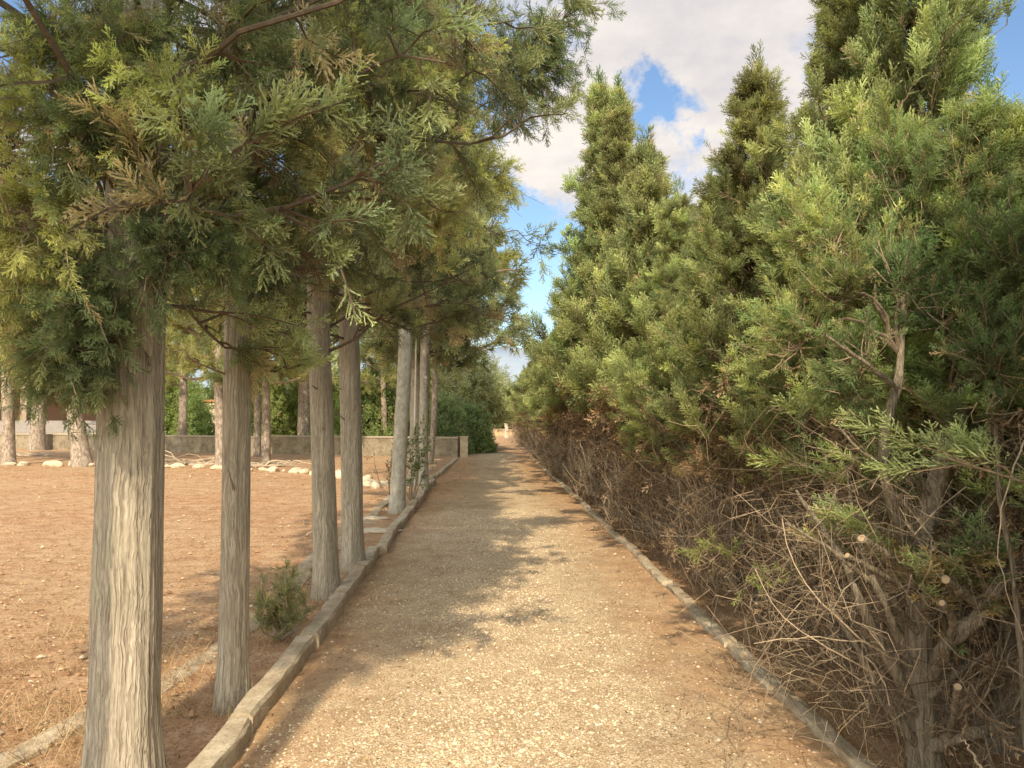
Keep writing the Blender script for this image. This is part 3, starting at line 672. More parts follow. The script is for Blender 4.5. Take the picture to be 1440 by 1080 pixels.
def hedge_tree(x, y, H, k, rz, label, tw=True):
    trk, li, cr_, tws, H0 = k; t = thing('hedge_cypress', label, 'tree', (x, y, 0), rz, GR); s = H/H0
    for nm, me in (('trunk', trk), ('limbs', li), ('crown', cr_)):
        o = link(nm, me, t); o.scale = (1, 1, s)
    if tw: link('dead_twigs', tws, t)
    return t
ordn = ['first', 'second', 'third', 'fourth', 'fifth', 'sixth', 'seventh', 'eighth', 'ninth', 'tenth', 'eleventh', 'twelfth', 'thirteenth', 'fourteenth',
        'fifteenth', 'sixteenth', 'seventeenth', 'eighteenth', 'nineteenth', 'twentieth', 'twenty-first', 'twenty-second', 'twenty-third', 'twenty-fourth', 'twenty-fifth', 'twenty-sixth', 'twenty-seventh', 'twenty-eighth', 'twenty-ninth', 'thirtieth', 'thirty-first', 'thirty-second', 'thirty-third', 'thirty-fourth', 'thirty-fifth', 'thirty-sixth', 'thirty-seventh']
ys = [-5.0, -3.6, -2.2, -.6, .65, 2.5, 3.75, 4.6, 5.45, 6.6, 7.5, 8.5, 9.4, 10.4, 11.5, 12.6, 13.8, 15.0, 16.1, 17.3, 18.6, 20, 21.5, 23, 24.7, 26.4, 28.2, 30.2, 32.2, 34.3, 37, 40, 43.5, 47, 51, 55]
nb = 0; cnt = 0
for j, y in enumerate(ys):
    H = float(np.interp(y, ky, kh))*rr.uniform(.95, 1.06); x = 2.42+rr.normal(0, .12)-max(0, y-12)*.014
    if y > 1: 
        k = HN[j % 3] if y < 10 else (HF[2] if H > 6.6 else HF[j % 2])
    else: k = HF[j % 2]
    if 3.2 < y < 3.9: x = 2.5; H = 3.35
    if 4.4 < y < 5.8: x = 2.62; H = H*(.90 if y < 5 else .93)
    if 6.2 < y < 6.9: x = 2.33; H = 4.85
    if 1 < y < 3: x = 2.95
    if y == .65: x = 2.05
    if y < 0: x = 2.6
    if y > 36: x = 1.95
    if y < 2: lab = 'hedge cypress beside the photographer on the right'; nb += 1; lab = f'hedge cypress behind the camera, {ordn[nb-1]} of its stretch'
    else:
        lab = f'green cypress with brown bare skirt, {ordn[cnt]} along the right hedge from the camera'
        if abs(y-16.1) < .1: lab = 'tallest spire-topped cypress standing above the middle of the right hedge'
        if abs(y-55) < .1: lab = 'last small cypress at the far end of the right hedge'
        cnt += 1
    hedge_tree(x, y, H, k, rr.uniform(0, 6.28), lab, True)
# second, inner line of the hedge: fills the depth behind the first one
nb = 0
for j, y in enumerate([-3, -.8, 1.2, 2.4, 4.2, 5.7, 7.3, 9.2, 11, 13, 15.4, 18, 21, 24, 28]):
    H = min(float(np.interp(y, ky, kh))*.86, 3.6 if y < 8 else 4.6)
    hedge_tree(3.45+rr.normal(0, .15), y, H, HF[j % 2], rr.uniform(0, 6.28), f'dark cypress in the hidden back line of the right hedge, {ordn[j]} from the near end', True)

# ------------------------------------------------------------------ thick pruned stem with stubs, nearest on the right
def pruned():
    t = thing('pruned_cypress', 'thick pruned cypress stem with sawn stubs and bare tangled twigs, nearest on the right', 'tree', base(1300, 1060, 3.45))
    L0 = np.array(t.location); D = 3.45
    def pl(lst): return np.array([at(*q) for q in lst])-L0
    g = Geo()
    main = pl([(1302, 1085, 3.5), (1296, 1000, 3.5), (1290, 900, 3.5), (1292, 790, 3.5), (1310, 700, 3.55), (1345, 590, 3.6), (1372, 480, 3.7), (1395, 380, 3.8), (1402, 220, 3.9)])
    trunk_geo(g, main, .062, .018, 120, 20, .4, .09, 31); g.build('trunk', M['bark_dark'], t, True)
    def limb(nm, lst, r0, r1, cap=False, seed=0, k=40):
        g = Geo(); P = curve(pl(lst), k); P[1:-1] += .004*np.array([[fbm(np.array([i*.35, seed*3.1, a*5.0]), 2) for a in range(3)] for i in range(1, k-1)])
        rr_ = np.linspace(r0, r1, k)*(1+.24*vnoise(np.stack([np.arange(k)*.45, np.full(k, seed*1.7), np.zeros(k)], -1)))
        if cap: P = np.vstack([P, P[-1:]+1e-4*(P[-1:]-P[-2:-1])]); rr_ = np.r_[rr_, .0005]
        c = np.array([.52, .44, .345])
        tubes(g, P[None], rr_[None], 10, c); o = g.build(nm, M['bark_dark'], t, True)
        if cap:
            g2 = Geo(); d = unit(P[-2]-P[-4]); e = P[-2]+d*.001
            tubes(g2, np.stack([e, e+d*.002, e+d*.0021])[None], np.array([[r1*.93, r1*.93, .0004]]), 12, (.46, .34, .22)); g2.build('sawn_end', M['plain'], o)
        return o
    limb('limb', [(1294, 830, 3.5), (1262, 730, 3.45), (1243, 680, 3.4), (1240, 620, 3.4), (1262, 540, 3.45), (1270, 440, 3.55), (1273, 350, 3.7), (1276, 290, 3.8)], .032, .006, seed=1)
    limb('limb', [(1290, 1010, 3.5), (1262, 950, 3.35), (1215, 860, 3.3), (1190, 790, 3.35), (1150, 735, 3.5), (1120, 690, 3.7)], .030, .008, seed=2)
    limb('limb', [(1280, 940, 3.4), (1245, 850, 3.25), (1220, 800, 3.3), (1200, 730, 3.5), (1190, 660, 3.7)], .020, .006, seed=3)
    limb('stub', [(1292, 815, 3.45), (1255, 785, 3.35), (1212, 757, 3.2)], .022, .017, True, 4)
    limb('stub', [(1290, 840, 3.45), (1245, 810, 3.3), (1192, 781, 3.2)], .016, .011, True, 5)
    limb('stub', [(1288, 770, 3.45), (1240, 745, 3.3), (1200, 722, 3.2)], .014, .008, True, 15)
    limb('limb', [(1305, 960, 3.5), (1330, 905, 3.35), (1375, 870, 3.3), (1400, 830, 3.3), (1440, 790, 3.4)], .040, .026, False, 6)
    limb('stub', [(1385, 862, 3.3), (1358, 835, 3.2), (1330, 815, 3.1)], .020, .018, True, 7)
    limb('stub', [(1336, 902, 3.32), (1342, 872, 3.2), (1325, 848, 3.1)], .017, .013, True, 8)
    limb('stub', [(1335, 1040, 3.4), (1342, 1000, 3.2), (1347, 966, 3.1)], .016, .015, True, 9)
    limb('limb', [(1308, 1050, 3.45), (1370, 1030, 3.3), (1480, 1005, 3.4)], .030, .022, False, 10)
    limb('limb', [(1300, 840, 3.55), (1360, 800, 3.7), (1470, 745, 3.9)], .026, .018, False, 11)
    limb('limb', [(1298, 1060, 3.5), (1240, 980, 3.4), (1200, 900, 3.4), (1165, 850, 3.5)], .026, .010, False, 21)
    limb('limb', [(1300, 900, 3.5), (1240, 830, 3.3), (1165, 770, 3.2), (1105, 735, 3.2)], .017, .006, False, 22)
    limb('limb', [(1310, 700, 3.55), (1270, 660, 3.4), (1215, 640, 3.3), (1180, 600, 3.3)], .012, .005, False, 23)
    limb('limb', [(1300, 980, 3.45), (1350, 940, 3.5), (1440, 900, 3.6)], .024, .016, False, 24)
    limb('limb', [(1300, 880, 3.55), (1360, 840, 3.75), (1470, 790, 4.0)], .024, .018, False, 12)
    limb('limb', [(1262, 545, 3.4), (1215, 510, 3.3), (1160, 470, 3.2)], .013, .006, False, 13)
    limb('limb', [(1446, 1060, 3.1), (1436, 930, 3.1), (1425, 800, 3.12), (1405, 700, 3.15), (1400, 600, 3.2)], .016, .007, False, 14)
    # tangled bare twigs
    r = R; n = 120; g = Geo()
    bx = r.uniform(1120, 1440, n); by = r.uniform(640, 1040, n); B = np.array([at(a, b, r.uniform(2.95, 4.3)) for a, b in zip(bx, by)])-L0
    az = r.uniform(2.2, 4.4, n); el = r.uniform(-.3, 1.0, n); Dd = np.stack([np.cos(az)*np.cos(el), np.sin(az)*np.cos(el), np.sin(el)], -1)
    P = polys(B, Dd, r.uniform(.2, .75, n), 9, r.uniform(-.7, .4, n), 1.0)
    c = np.array([.31, .245, .18])*r.uniform(.3, 1.2, (n, 1))
    tubes(g, P, (r.uniform(.0012, .0036, n))[:, None]*np.linspace(1, .4, 9)[None], 4, c)
    i2 = r.randint(0, n, 800); b2, d2 = samp(P, i2, r.uniform(.2, 1, 800))
    P2 = polys(b2, unit(d2+unit(r.normal(0, 1, (800, 3)))), r.uniform(.06, .3, 800), 6, r.uniform(-.6, .2, 800), .9)
    tubes(g, P2, (r.uniform(.0007, .0016, 800))[:, None]*np.linspace(1, .5, 6)[None], 3, np.array([.38, .29, .20])*r.uniform(.4, 1.2, (800, 1)))
    g.build('bare_twigs', M['twig'], t)
    # long arching twigs reaching to the path
    g = Geo()
    for lst, ra in (([(1290, 940, 3.4), (1210, 900, 3.1), (1155, 850, 3.0), (1110, 790, 3.0), (1100, 730, 3.0)], .005), ([(1260, 960, 3.3), (1150, 905, 3.0), (1080, 850, 3.0), (1062, 800, 3.0)], .004),
                    ([(1240, 905, 3.3), (1140, 895, 3.0), (1060, 905, 2.95)], .0035), ([(1440, 620, 3.1), (1410, 700, 3.0), (1402, 790, 3.0), (1440, 900, 3.0)], .004), ([(1380, 1080, 3.0), (1360, 1045, 3.0), (1350, 1038, 3.0)], .006)):
        P = curve(pl(lst), 14, .004); tubes(g, P[None], np.linspace(ra, ra*.4, 14)[None], 5, (.50, .40, .29))
    g.build('arching_twigs', M['twig'], t)
    t['_p'] = 1; del t['_p']
    return t
PT = pruned()
GRN, DRK = (.12, .18, .085), (.085, .13, .065)
for q in [(1262, 420, 3.6, 150, .12, .26, DRK, .2, .05), (1290, 330, 3.8, 170, .13, .32, DRK, .3, .02), (1265, 240, 4.0, 170, .13, .32, GRN, .4, .02), (1180, 430, 3.6, 160, .12, .28, GRN, .6, .02), (1330, 460, 3.5, 140, .12, .26, DRK, .2, .05),
          (1400, 520, 3.3, 160, .12, .28, DRK, .2, .05), (1430, 380, 3.3, 170, .13, .32, DRK, .2, .02), (1350, 250, 3.7, 160, .13, .32, DRK, .3, .02), (1200, 560, 3.5, 140, .12, .24, DRK, .3, .1), (1110, 500, 3.7, 150, .12, .3, GRN, .8, .02), (1150, 350, 3.9, 160, .13, .3, GRN, .9, .02)]:
    bough(PT, *q, tuple(at(1340, 560, 3.65)) if q[0] > 1300 else tuple(at(1266, 500, 3.5)), .25, 'upper_bough')
# small live sprigs low on the hedge
def sprig(label, px, py, d, n, s):
    t = thing('leafy_sprig', label, 'branch', tuple(at(px, py, d)), 0, 'live sprigs low on the bare hedge'); g = Geo(); gb = Geo()
    A = np.array([at(px+150, py+10, d+.35)])-np.array(t.location); P = polys(A, unit(-A), np.linalg.norm(A, axis=1)*1.05, 8, -.05, .2)
    tubes(gb, P, np.linspace(.005, .0015, 8)[None], 5, (.3, .22, .15)); gb.build('stem', M['twig'], t)
    tt = R.uniform(.45, 1, n); b, dd = samp(P, np.zeros(n, int), tt)
    tv, tf, sh = SPR_HI[0]; stamp(g, tv, tf, b, unit(dd+R.normal(0, .55, (n, 3))), np.full(n, s), greens(n, (.15, .17, .06), .2, .4, 0), sh); g.build('foliage', M['leaf'], t)
sprig('small bright green sprig jutting from the brown hedge over the right kerb', 990, 785, 4.6, 16, .13)
sprig('yellow green sprig tip hanging just below the other low sprig', 1040, 820, 4.3, 16, .11)

# ------------------------------------------------------------------ shrubs by the left trunks
def shrub():
    t = thing('shrub', 'low wispy juniper shrub between second and third trunks', 'shrub', (at(395, 905, 5.6)[0], 5.6, 0)); g = Geo(); n = 16
    az = R.uniform(0, 6.28, n); el = R.uniform(.6, 1.4, n); D = np.stack([np.cos(az)*np.cos(el), np.sin(az)*np.cos(el), np.sin(el)], -1)
    P = polys(np.zeros((n, 3)), D, R.uniform(.22, .52, n), 6, .1, .4); tubes(g, P, np.linspace(.008, .003, 6)[None].repeat(n, 0), 5, (.42, .36, .29)); g.build('stems', M['twig'], t)
    m = 420; i = R.randint(0, n, m); b, d = samp(P, i, R.uniform(.3, 1, m)); gc = Geo(); tv, tf, sh = SPR_HI[1]
    stamp(gc, tv, tf, b, unit(d+R.normal(0, .6, (m, 3))), R.uniform(.05, .12, m), greens(m, (.13, .14, .085), .25, .4, .2), sh); gc.build('foliage', M['leaf'], t)
shrub()
def sapling(label, px, d, h, nl, col, stake):
    t = thing('sapling', label, 'young tree', (at(px, 600, d)[0], d, 0)); g = Geo()
    n = 7; D = unit(np.c_[R.normal(0, .16, (n, 2)), np.ones(n)]); P = polys(np.zeros((n, 3)), D, R.uniform(.7, 1, n)*h, 6, 0, .2)
    tubes(g, P, np.linspace(.012, .004, 6)[None].repeat(n, 0), 5, (.3, .26, .2)); g.build('stems', M['twig'], t)
    i = R.randint(0, n, nl); b, dd = samp(P, i, R.uniform(.3, 1, nl)); gc = Geo(); tv, tf, sh = LEAF[0]
    stamp(gc, tv, tf, b, unit(dd+R.normal(0, .8, (nl, 3))), R.uniform(.14, .26, nl), greens(nl, col, .3, .3, .02), sh); gc.build('foliage', M['broad'], t)
    return t
t = sapling('small leafy citrus sapling beside the smooth grey trunk', 580, 13.9, 1.5, 90, (.08, .12, .05), True)
sapling('sparse brownish sapling left of the smooth grey trunk', 548, 15.5, 1.1, 26, (.14, .10, .05), False)
g = Geo(); tubes(g, np.array([[at(584, 705, 14.1), at(583, 600, 14.1), at(586, 440, 14.1)]]), np.array([[.018, .016, .012]]), 8, (.72, .66, .58))
tag(g.build('garden_stake', M['plain']), 'thin whitish stake standing by the citrus sapling', 'stake')

# ------------------------------------------------------------------ bed edging stones
def stone_mesh(seed):
    r = np.random.RandomState(seed); g = Geo(); nu, nv = 12, 8; V = []
    for i in range(nv+1):
        th = math.pi*i/nv
        for j in range(nu):
            ph = 2*math.pi*j/nu; d = np.array([math.sin(th)*math.cos(ph), math.sin(th)*math.sin(ph), math.cos(th)])
            V.append(d*(1+.28*float(fbm(d*1.5+seed*7.7, 3))))
    q = [(i*nu+j, i*nu+(j+1) % nu, (i+1)*nu+(j+1) % nu, (i+1)*nu+j) for i in range(nv) for j in range(nu)]
    g.add(np.array(V)*np.array([.5, .36, .26]), quads=q, col=(.60, .51, .38)); return g.mesh('stone', M['stone'])
SM = [stone_mesh(s) for s in range(5)]
line = np.array([(-16.5, 25.6), (-13, 25.2), (-9, 24.0), (-6.5, 22.5), (-4.2, 20.8), (-3.0, 18.6), (-2.5, 17.2)])
dl = np.r_[0, np.cumsum(np.linalg.norm(np.diff(line, axis=0), axis=1))]; s = 0
while s < dl[-1]:
    x, y = np.interp(s, dl, line[:, 0])+R.normal(0, .07), np.interp(s, dl, line[:, 1])+R.normal(0, .09); k = R.uniform(.13, .50)
    o = link('border_stone', SM[R.randint(5)], None, (x, y, .04)); o.rotation_euler = (0, 0, R.uniform(0, 6.28)); o.scale = (k, k*R.uniform(.8, 1.2), k*R.uniform(.7, 1.1))
    tag(o, 'rough pale limestone in the row edging the planted bed', 'stone', 'pale stones edging the planted bed'); s += k*R.uniform(.8, 1.7)
for px, py, k, lab in ((532, 745, .6, 'flat pale slab lying between fourth trunk and smooth grey trunk'), (527, 728, .42, 'smaller flat pale slab just beyond the other one'), (548, 683, .4, 'chunky grey block at the end of the stone row')):
    d = 1728/(py-585); o = link('flat_stone', SM[2], None, (at(px, py, d)[0], d, .01)); o.scale = (k, k*.8, .12 if k != .4 else .5); tag(o, lab, 'stone')
# fallen branch heap in the bed
def heap(label, px, py, n, L):
    d = 1728/(py-585); t0 = (at(px, py, d)[0], d, 0); g = Geo(); az = R.uniform(-.6, .6, n)+R.choice([0, math.pi], n)
    D = np.stack([np.cos(az), np.sin(az)*.8, R.uniform(.02, .35, n)], -1); P = polys(np.c_[R.normal(0, .35, (n, 2)), np.full(n, .03)], unit(D), R.uniform(.5, 1, n)*L, 6, -.15, .25)
    P[..., 2] = np.maximum(P[..., 2], .02); tubes(g, P, (R.uniform(.012, .035, n))[:, None]*np.linspace(1, .4, 6)[None], 5, np.array([.42, .34, .26])*R.uniform(.6, 1.3, (n, 1)))
    o = g.build('brush_pile', M['twig']); o.location = t0; tag(o, label, 'branches')
heap('pale fallen branches heaped below the low wall', 270, 652, 26, 1.9)
heap('twiggy brush around the foot of the paired pines', 372, 655, 60, .9)
heap('thin pile of sticks beside the far left trunks', 40, 640, 22, 1.4)

# ------------------------------------------------------------------ low wall
def box(g, c, s, col, rz=0.0, bev=0.0):
    x, y, z = np.array(s)/2; v = np.array([(a*x, b*y, e*z) for a in (-1, 1) for b in (-1, 1) for e in (-1, 1)])
    ca, sa = math.cos(rz), math.sin(rz); v = np.stack([v[:, 0]*ca-v[:, 1]*sa, v[:, 0]*sa+v[:, 1]*ca, v[:, 2]], -1)+np.array(c)
    g.add(v, quads=[(0, 1, 3, 2), (4, 6, 7, 5), (0, 4, 5, 1), (2, 3, 7, 6), (0, 2, 6, 4), (1, 5, 7, 3)], col=col)
def wall_run(name, label, a, b, h, col, capcol):
    a, b = np.array(a, float), np.array(b, float); L = np.linalg.norm(b-a); rz = math.atan2(b[1]-a[1], b[0]-a[0]); m = (a+b)/2
    t = thing(name, label, 'wall', (m[0], m[1], 0), rz)
    g = Geo(); nx = int(L/.25); xs = np.linspace(-L/2, L/2, nx)
    box(g, (0, 0, h/2-.05), (L, .2, h+.1), col); g.build('face', M['wall'], t)
    g = Geo(); box(g, (0, 0, h+.031), (L+.04, .27, .06), capcol); g.build('coping', M['plain'], t)
    for q in np.arange(-L/2+.15, L/2, 3.1): 
        g = Geo(); box(g, (q, -.13, h/2-.05), (.3, .07, h+.08), col); g.build('pier', M['wall'], t)
wall_run('garden_wall', 'low weathered concrete wall behind the planted bed, nearest the path', (-1.35, 30.3), (-9.6, 33.2), .72, (.45, .38, .28), (.42, .36, .28))
wall_run('garden_wall', 'far left stretch of the low wall in front of the terrace', (-9.65, 33.25), (-27, 40.0), .68, (.45, .38, .28), (.40, .34, .27))
g = Geo(); box(g, (-1.12, 30.15, .36), (.30, .30, .82), (.42, .36, .28)); box(g, (-1.12, 30.15, .79), (.35, .35, .05), (.5, .44, .36)); tag(g.build('wall_pier', M['concrete']), 'square concrete pier ending the low wall at the path', 'pier')

# ------------------------------------------------------------------ pines behind the wall and in the bed
def pine_parts(seed, H, z0, Rm, n):
    global R
    R = np.random.RandomState(seed)
    h = np.arange(n)/n; zc = z0+(H-z0)*h; az = np.arange(n)*2.399+R.normal(0, .4, n); L = Rm*np.clip(.75+h, 0, 1)*np.clip(1.15-h, .1, 1)**.6*R.uniform(.6, 1.2, n)
    el = R.uniform(.0, .6, n)+h*.4; D = np.stack([np.cos(az)*np.cos(el), np.sin(az)*np.cos(el), np.sin(el)], -1)
    P = polys(np.c_[np.zeros((n, 2)), zc], D, L, 7, -.02, .2); gl = Geo()
    tubes(gl, P, np.clip(.015+.02*L, .01, .07)[:, None]*np.linspace(1, .3, 7)[None], 6, (.24, .19, .15))
    i2 = np.repeat(np.arange(n), 9); t2 = R.uniform(.35, 1, len(i2)); b2, d2 = samp(P, i2, t2)
    P2 = polys(b2, unit(d2*.7+unit(R.normal(0, 1, (len(i2), 3)))+np.array([0, 0, .2])), R.uniform(.3, .8, len(i2)), 4, 0, .35)
    tubes(gl, P2, np.linspace(.012, .004, 4)[None].repeat(len(i2), 0), 3, (.24, .19, .15))
    i3 = np.repeat(np.arange(len(i2)), 9); b3, d3 = samp(P2, i3, R.uniform(.3, 1, len(i3)))
    gc = Geo(); w_ = R.randint(0, 2, len(i3)); u = np.clip(R.rand(len(i2))[i3], 0, 1)[:, None]; col = greens(len(i3), (.19, .21, .09), .3, .6, .03, u)
    for k in range(2):
        m = w_ == k; tv, tf, sh = TUFT[k]; stamp(gc, tv, tf, b3[m]+R.normal(0, .05, (m.sum(), 3)), unit(d3[m]+R.normal(0, .6, (m.sum(), 3))), R.uniform(.2, .34, m.sum()), col[m], sh)
    return gl.mesh('pine_limbs', M['twig']), gc.mesh('pine_needles', M['pineleaf'])
PA = pine_parts(701, 8.5, 2.7, 2.6, 48); PB = pine_parts(702, 9.5, 3.1, 2.5, 48)
GP = 'pines around the planted bed on the left'
def pine(label, px, pyb, px2, py2, wpx, k, rz, d=None, s=1.0, bark='bark_pine'):
    d = d or 1728/(pyb-585); b = at(px, pyb, d); q = at(px2, py2, d); b[2] = -.05; r0 = wpx/2/F*d
    t = thing('pine_tree', label, 'tree', (b[0], d, 0), 0, GP); o0 = np.array([b[0], d, 0]); top = q+(q-b)*.25; top[0] = q[0]+(q[0]-b[0])*.1; pts = [b-o0, (b+q)/2-o0+np.array([.03, 0, 0]), q-o0, [q[0]-b[0], 0, 8.0*s]]
    g = Geo(); trunk_geo(g, pts, r0, r0*.5, 50, 18, .25, .07, px*.1); g.build('trunk', M[bark], t, True)
    for nm, me in (('limbs', k[0]), ('crown', k[1])):
        o = link(nm, me, t); o.location = (q[0]-b[0], 0, 0); o.rotation_euler = (0, 0, rz); o.scale = (s, s, s)
pine('slender pale trunked pine at the far left edge', 12, 652, 9, 520, 17, PA, .2)
pine('thick greenish trunked pine in front of the dark porch', 52, 628, 56, 530, 19, PB, 1.2, d=37)
pine('leaning rough barked pine just left of the thickest cypress', 116, 654, 101, 560, 23, PA, 2.2)
pine('dark thin pine seen just right of the thickest cypress', 256, 632, 258, 500, 12, PB, 3.3, d=35)
pine('pale pink barked pine beside the second cypress', 311, 656, 306, 520, 15, PA, 4.4)
pine('left trunk of the paired pines in the bed', 362, 636, 361, 530, 10, PB, 5.3, d=31)
pine('right trunk of the paired pines, leaning slightly left', 374, 648, 373, 520, 12, PA, .9, d=27)
pine('dark thick pine behind the low wall near third cypress', 428, 620, 427, 500, 20, PB, 2.0, d=38)
pine('pine behind the wall hidden beside the fourth cypress', 540, 622, 538, 520, 9, PA, 3.6, d=37)
pine('tall sunlit pine overhanging the path from the left', 592, 668, 600, 560, 10, PA, 1.1, d=22, s=1.22)
pine('farther pale pine whose crown meets the hedge over the path', 604, 655, 612, 560, 9, PB, 2.9, d=26, s=1.2)
pine('background pine at the upper left beyond the bed', -60, 640, -60, 540, 15, PB, .5, d=27, s=1.1)
pine('background pine standing right of the house porch', 205, 618, 200, 540, 14, PA, 5.5, d=44, s=1.15)

# ------------------------------------------------------------------ leafy shrubs
def bush_mesh(seed, n, rx, ry, h, col, tmpl=LEAF, size=.34, yellow=.4, mat='broad', lo=.06):
    global R
    R = np.random.RandomState(seed)
    d = unit(R.normal(0, 1, (n, 3))); d[:, 2] = np.abs(d[:, 2])*1.0
    rr_ = R.uniform(.45, 1, n)**.5*(1+.32*fbm(d*2.1+seed, 3)); b = d*rr_[:, None]*np.array([rx, ry, h])
    low = R.rand(n) < .5; b[low, 2] *= R.rand(low.sum())
    b[:, 2] += h*lo
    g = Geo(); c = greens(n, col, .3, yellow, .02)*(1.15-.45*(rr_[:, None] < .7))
    w_ = R.randint(0, 2, n)
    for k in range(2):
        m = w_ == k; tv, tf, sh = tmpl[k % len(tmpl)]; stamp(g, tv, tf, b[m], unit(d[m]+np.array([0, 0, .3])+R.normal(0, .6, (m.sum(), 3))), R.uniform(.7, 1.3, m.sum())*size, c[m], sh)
    gs = Geo(); ns = 9; D = unit(np.c_[R.normal(0, .38, (ns, 2))*np.array([rx, ry])/h*1.6, np.ones(ns)]); tubes(gs, polys(np.c_[R.normal(0, .12, (ns, 2)), np.zeros(ns)-.03], D, R.uniform(.7, .95, ns)*h, 5, 0, .2), np.linspace(.035, .012, 5)[None].repeat(ns, 0), 5, (.22, .17, .13))
    return g.mesh('bush_leaves', M[mat]), gs.mesh('bush_stems', M['twig'])
def bush(name, label, cat, x, y, k, rz=0, s=(1, 1, 1), group=None):
    t = thing(name, label, cat, (x, y, 0), rz, group)
    for nm, me in (('foliage', k[0]), ('stems', k[1])):
        o = link(nm, me, t); o.scale = s
BA = bush_mesh(801, 2600, 1.7, 1.5, 3.4, (.17, .24, .08)); BB = bush_mesh(802, 2600, 1.6, 1.4, 3.0, (.13, .19, .07))
GB = 'leafy shrubs behind the low wall'
for i, (px, d, k, s, lab) in enumerate([(232, 43, BA, 1.1, 'bright green shrub by the roof corner left of the slim dark pine'), (274, 41, BB, .62, 'yellowish low shrub in front of the cream panel'), (335, 50, BA, 1.2, 'tall shrub behind the second cypress'),
        (356, 42, BB, 1.0, 'shrub behind the paired pines'), (396, 40, BA, 1.0, 'bright shrub between paired pines and dark thick pine'), (440, 43, BB, 1.1, 'shrub behind the dark thick pine'), (474, 39, BA, .95, 'shrub seen between third and fourth cypress'),
        (522, 38, BB, 1.05, 'dark shrub just right of the fourth cypress'), (546, 41, BA, 1.05, 'shrub left of the smooth grey cypress'), (578, 44, BA, 1.1, 'shrub behind the pale mottled trunk'), (606, 46, BB, 1.1, 'last green shrub before the round dark cypress')]):
    bush('leafy_shrub', lab, 'shrub', at(px, 600, d)[0], d, k, i*1.3, (s, s, s*1.25), GB)
BR = bush_mesh(803, 3200, 1.0, .95, 2.5, (.10, .13, .07), SPR_LO, .34, .2, 'leaf', .03)
bush('rounded_cypress', 'dark dense rounded cypress at the end of the low wall', 'shrub', -1.95, 31.8, BR, 0, (.85, .85, .85))
bush('rounded_cypress', 'smaller dark cypress shrub just right of the wall pier', 'shrub', -.95, 33.6, BR, 1, (.85, .85, .75))
BO = bush_mesh(804, 3400, 2.6, 2.3, 3.4, (.19, .20, .11), LEAF, .36, .35, 'broad', .35)
bush('olive_tree', 'grey green olive overhanging the far end of the path', 'tree', -1.7, 36.5, BO, 0, (1, 1, 1.15))
bush('olive_tree', 'pale olive beyond the far end of the path', 'tree', -1.2, 79, BO, 2, (1.7, 1.7, 1.5))
bush('olive_tree', 'tan tinged bush beside the gatepost in the distance', 'tree', 3.4, 76, BO, 3, (1.1, 1.1, .9))
bush('olive_tree', 'distant olive behind the rounded dark cypress', 'tree', -6.5, 62, BO, 4, (1.3, 1.3, 1.1))
g = Geo(); p = at(712, 614, 57); box(g, (p[0], 57, .5), (.26, .26, 1.0), (.6, .53, .42)); box(g, (p[0], 57, 1.03), (.32, .32, .06), (.5, .44, .35)); tag(g.build('gatepost', M['plain']), 'pale masonry gatepost at the distant end of the path', 'post')

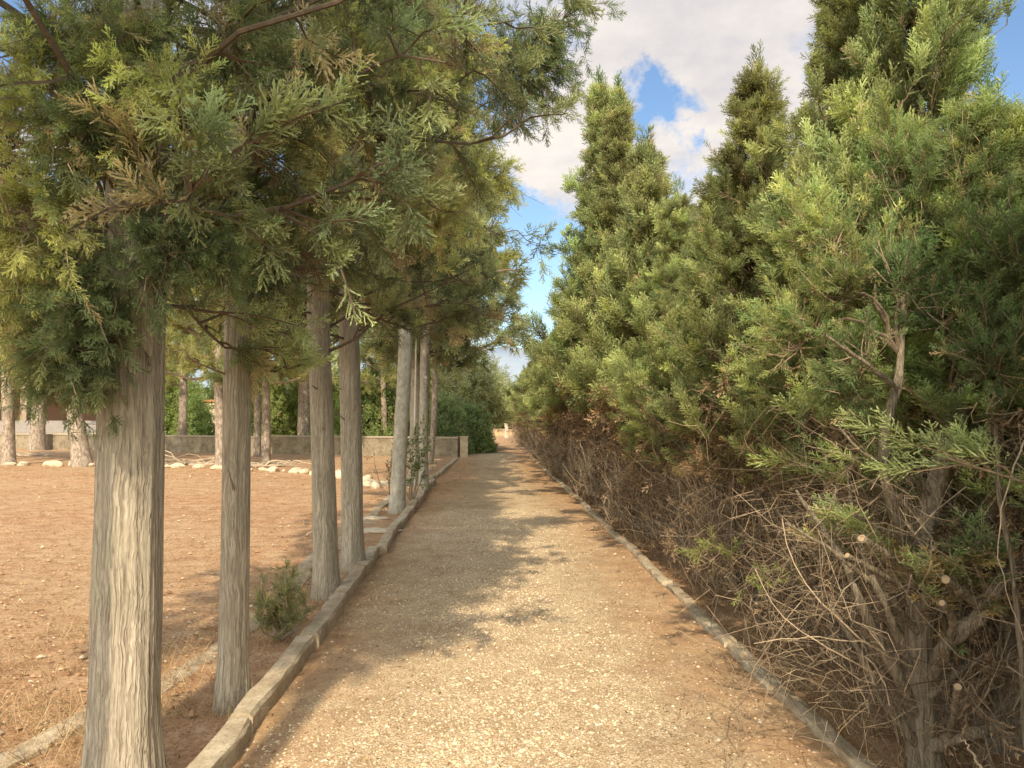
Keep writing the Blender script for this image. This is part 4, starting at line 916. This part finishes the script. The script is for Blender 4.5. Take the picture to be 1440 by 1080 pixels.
# ------------------------------------------------------------------ house on the left
def house():
    t = thing('house', 'low house with a dark shaded porch behind the left pines', 'house', (-28.5, 48, 0))
    g = Geo(); box(g, (0, 3.0, 1.9), (14, 5.0, 3.8), (.28, .17, .12)); g.build('wall', M['plain'], t)
    g = Geo(); box(g, (0, -.6, 3.95), (15.6, 8.2, .16), (.10, .085, .08)); 
    v = np.array([(-7.6, -4.6, 4.05), (7.6, -4.6, 4.05), (7.6, 5.6, 4.05), (-7.6, 5.6, 4.05), (-4.5, .5, 5.4), (4.5, .5, 5.4)]); g.add(v, tris=[(1, 2, 5), (3, 0, 4)], quads=[(0, 1, 5, 4), (2, 3, 4, 5)], col=(.36, .16, .09)); g.build('roof', M['plain'], t)
    g = Geo(); box(g, (0, -2.2, .3), (14.4, 4.6, .7), (.5, .43, .33)); g.build('terrace', M['concrete'], t)
    g = Geo(); box(g, (0, -4.3, 1.0), (14.0, .16, .68), (.30, .28, .27)); g.build('parapet', M['plain'], t)
    g = Geo(); box(g, (-1, -4.62, .35), (9, .34, .07), (.60, .25, .12)); g.build('tile_ledge', M['plain'], t)
    for x in (-6.8, -2.4, 2.2, 6.8):
        g = Geo(); box(g, (x, -4.1, 2.6), (.36, .36, 2.6), (.33, .26, .2)); g.build('porch_column', M['plain'], t)
    for x in (-4.6, 0, 4.6):
        g = Geo(); box(g, (x, .47, 1.8), (1.3, .08, 2.1), (.05, .045, .04)); o = g.build('window', M['plain'], t)
        g2 = Geo(); box(g2, (x, .42, 1.8), (.06, .05, 2.1), (.4, .33, .25)); g2.build('mullion', M['plain'], o)
house()
t = thing('garden_screen', 'cream gridded screen with terracotta top behind the low wall', 'screen', (at(291, 600, 44)[0], 44, 0))
g = Geo(); box(g, (0, 0, 1.2), (1.1, .12, 2.4), (.74, .66, .46)); g.build('panel', M['plain'], t)
g = Geo(); box(g, (0, 0, 2.46), (1.3, .3, .12), (.55, .25, .13)); g.build('tile_top', M['plain'], t)
g = Geo()
for x in (-.28, .0, .28): box(g, (x, -.075, 1.35), (.03, .03, 1.9), (.4, .34, .24))
for z in (.7, 1.15, 1.6, 2.05): box(g, (0, -.079, z), (1.0, .03, .03), (.4, .34, .24))
g.build('grid_bars', M['plain'], t)

# ------------------------------------------------------------------ distant woodland beyond the garden
def far_wood():
    global R
    R = np.random.RandomState(900); g = Geo(); nc = 150
    cx = np.r_[R.uniform(-120, 90, nc)]; cy = R.uniform(85, 150, nc); hh = R.uniform(3.5, 8, nc); rr_ = R.uniform(2, 5, nc)
    m = 110; d = unit(R.normal(0, 1, (nc*m, 3))); d[:, 2] = np.abs(d[:, 2]); i = np.repeat(np.arange(nc), m)
    b = np.stack([cx[i]+d[:, 0]*rr_[i], cy[i]+d[:, 1]*rr_[i], d[:, 2]*hh[i]*R.uniform(.2, 1, nc*m)], -1)
    c = np.array([(.12, .15, .07)])*R.uniform(.6, 1.4, (nc, 1))[i]*R.uniform(.8, 1.2, (nc*m, 1)); tv, tf, sh = SPR_LO[0]
    stamp(g, tv, tf, b, unit(d+R.normal(0, .5, d.shape)), R.uniform(1.2, 2.4, nc*m), c, sh)
    tag(g.build('distant_trees', M['leaf']), 'hazy far-off belt of trees beyond the garden', 'woodland', kind='stuff')
far_wood()
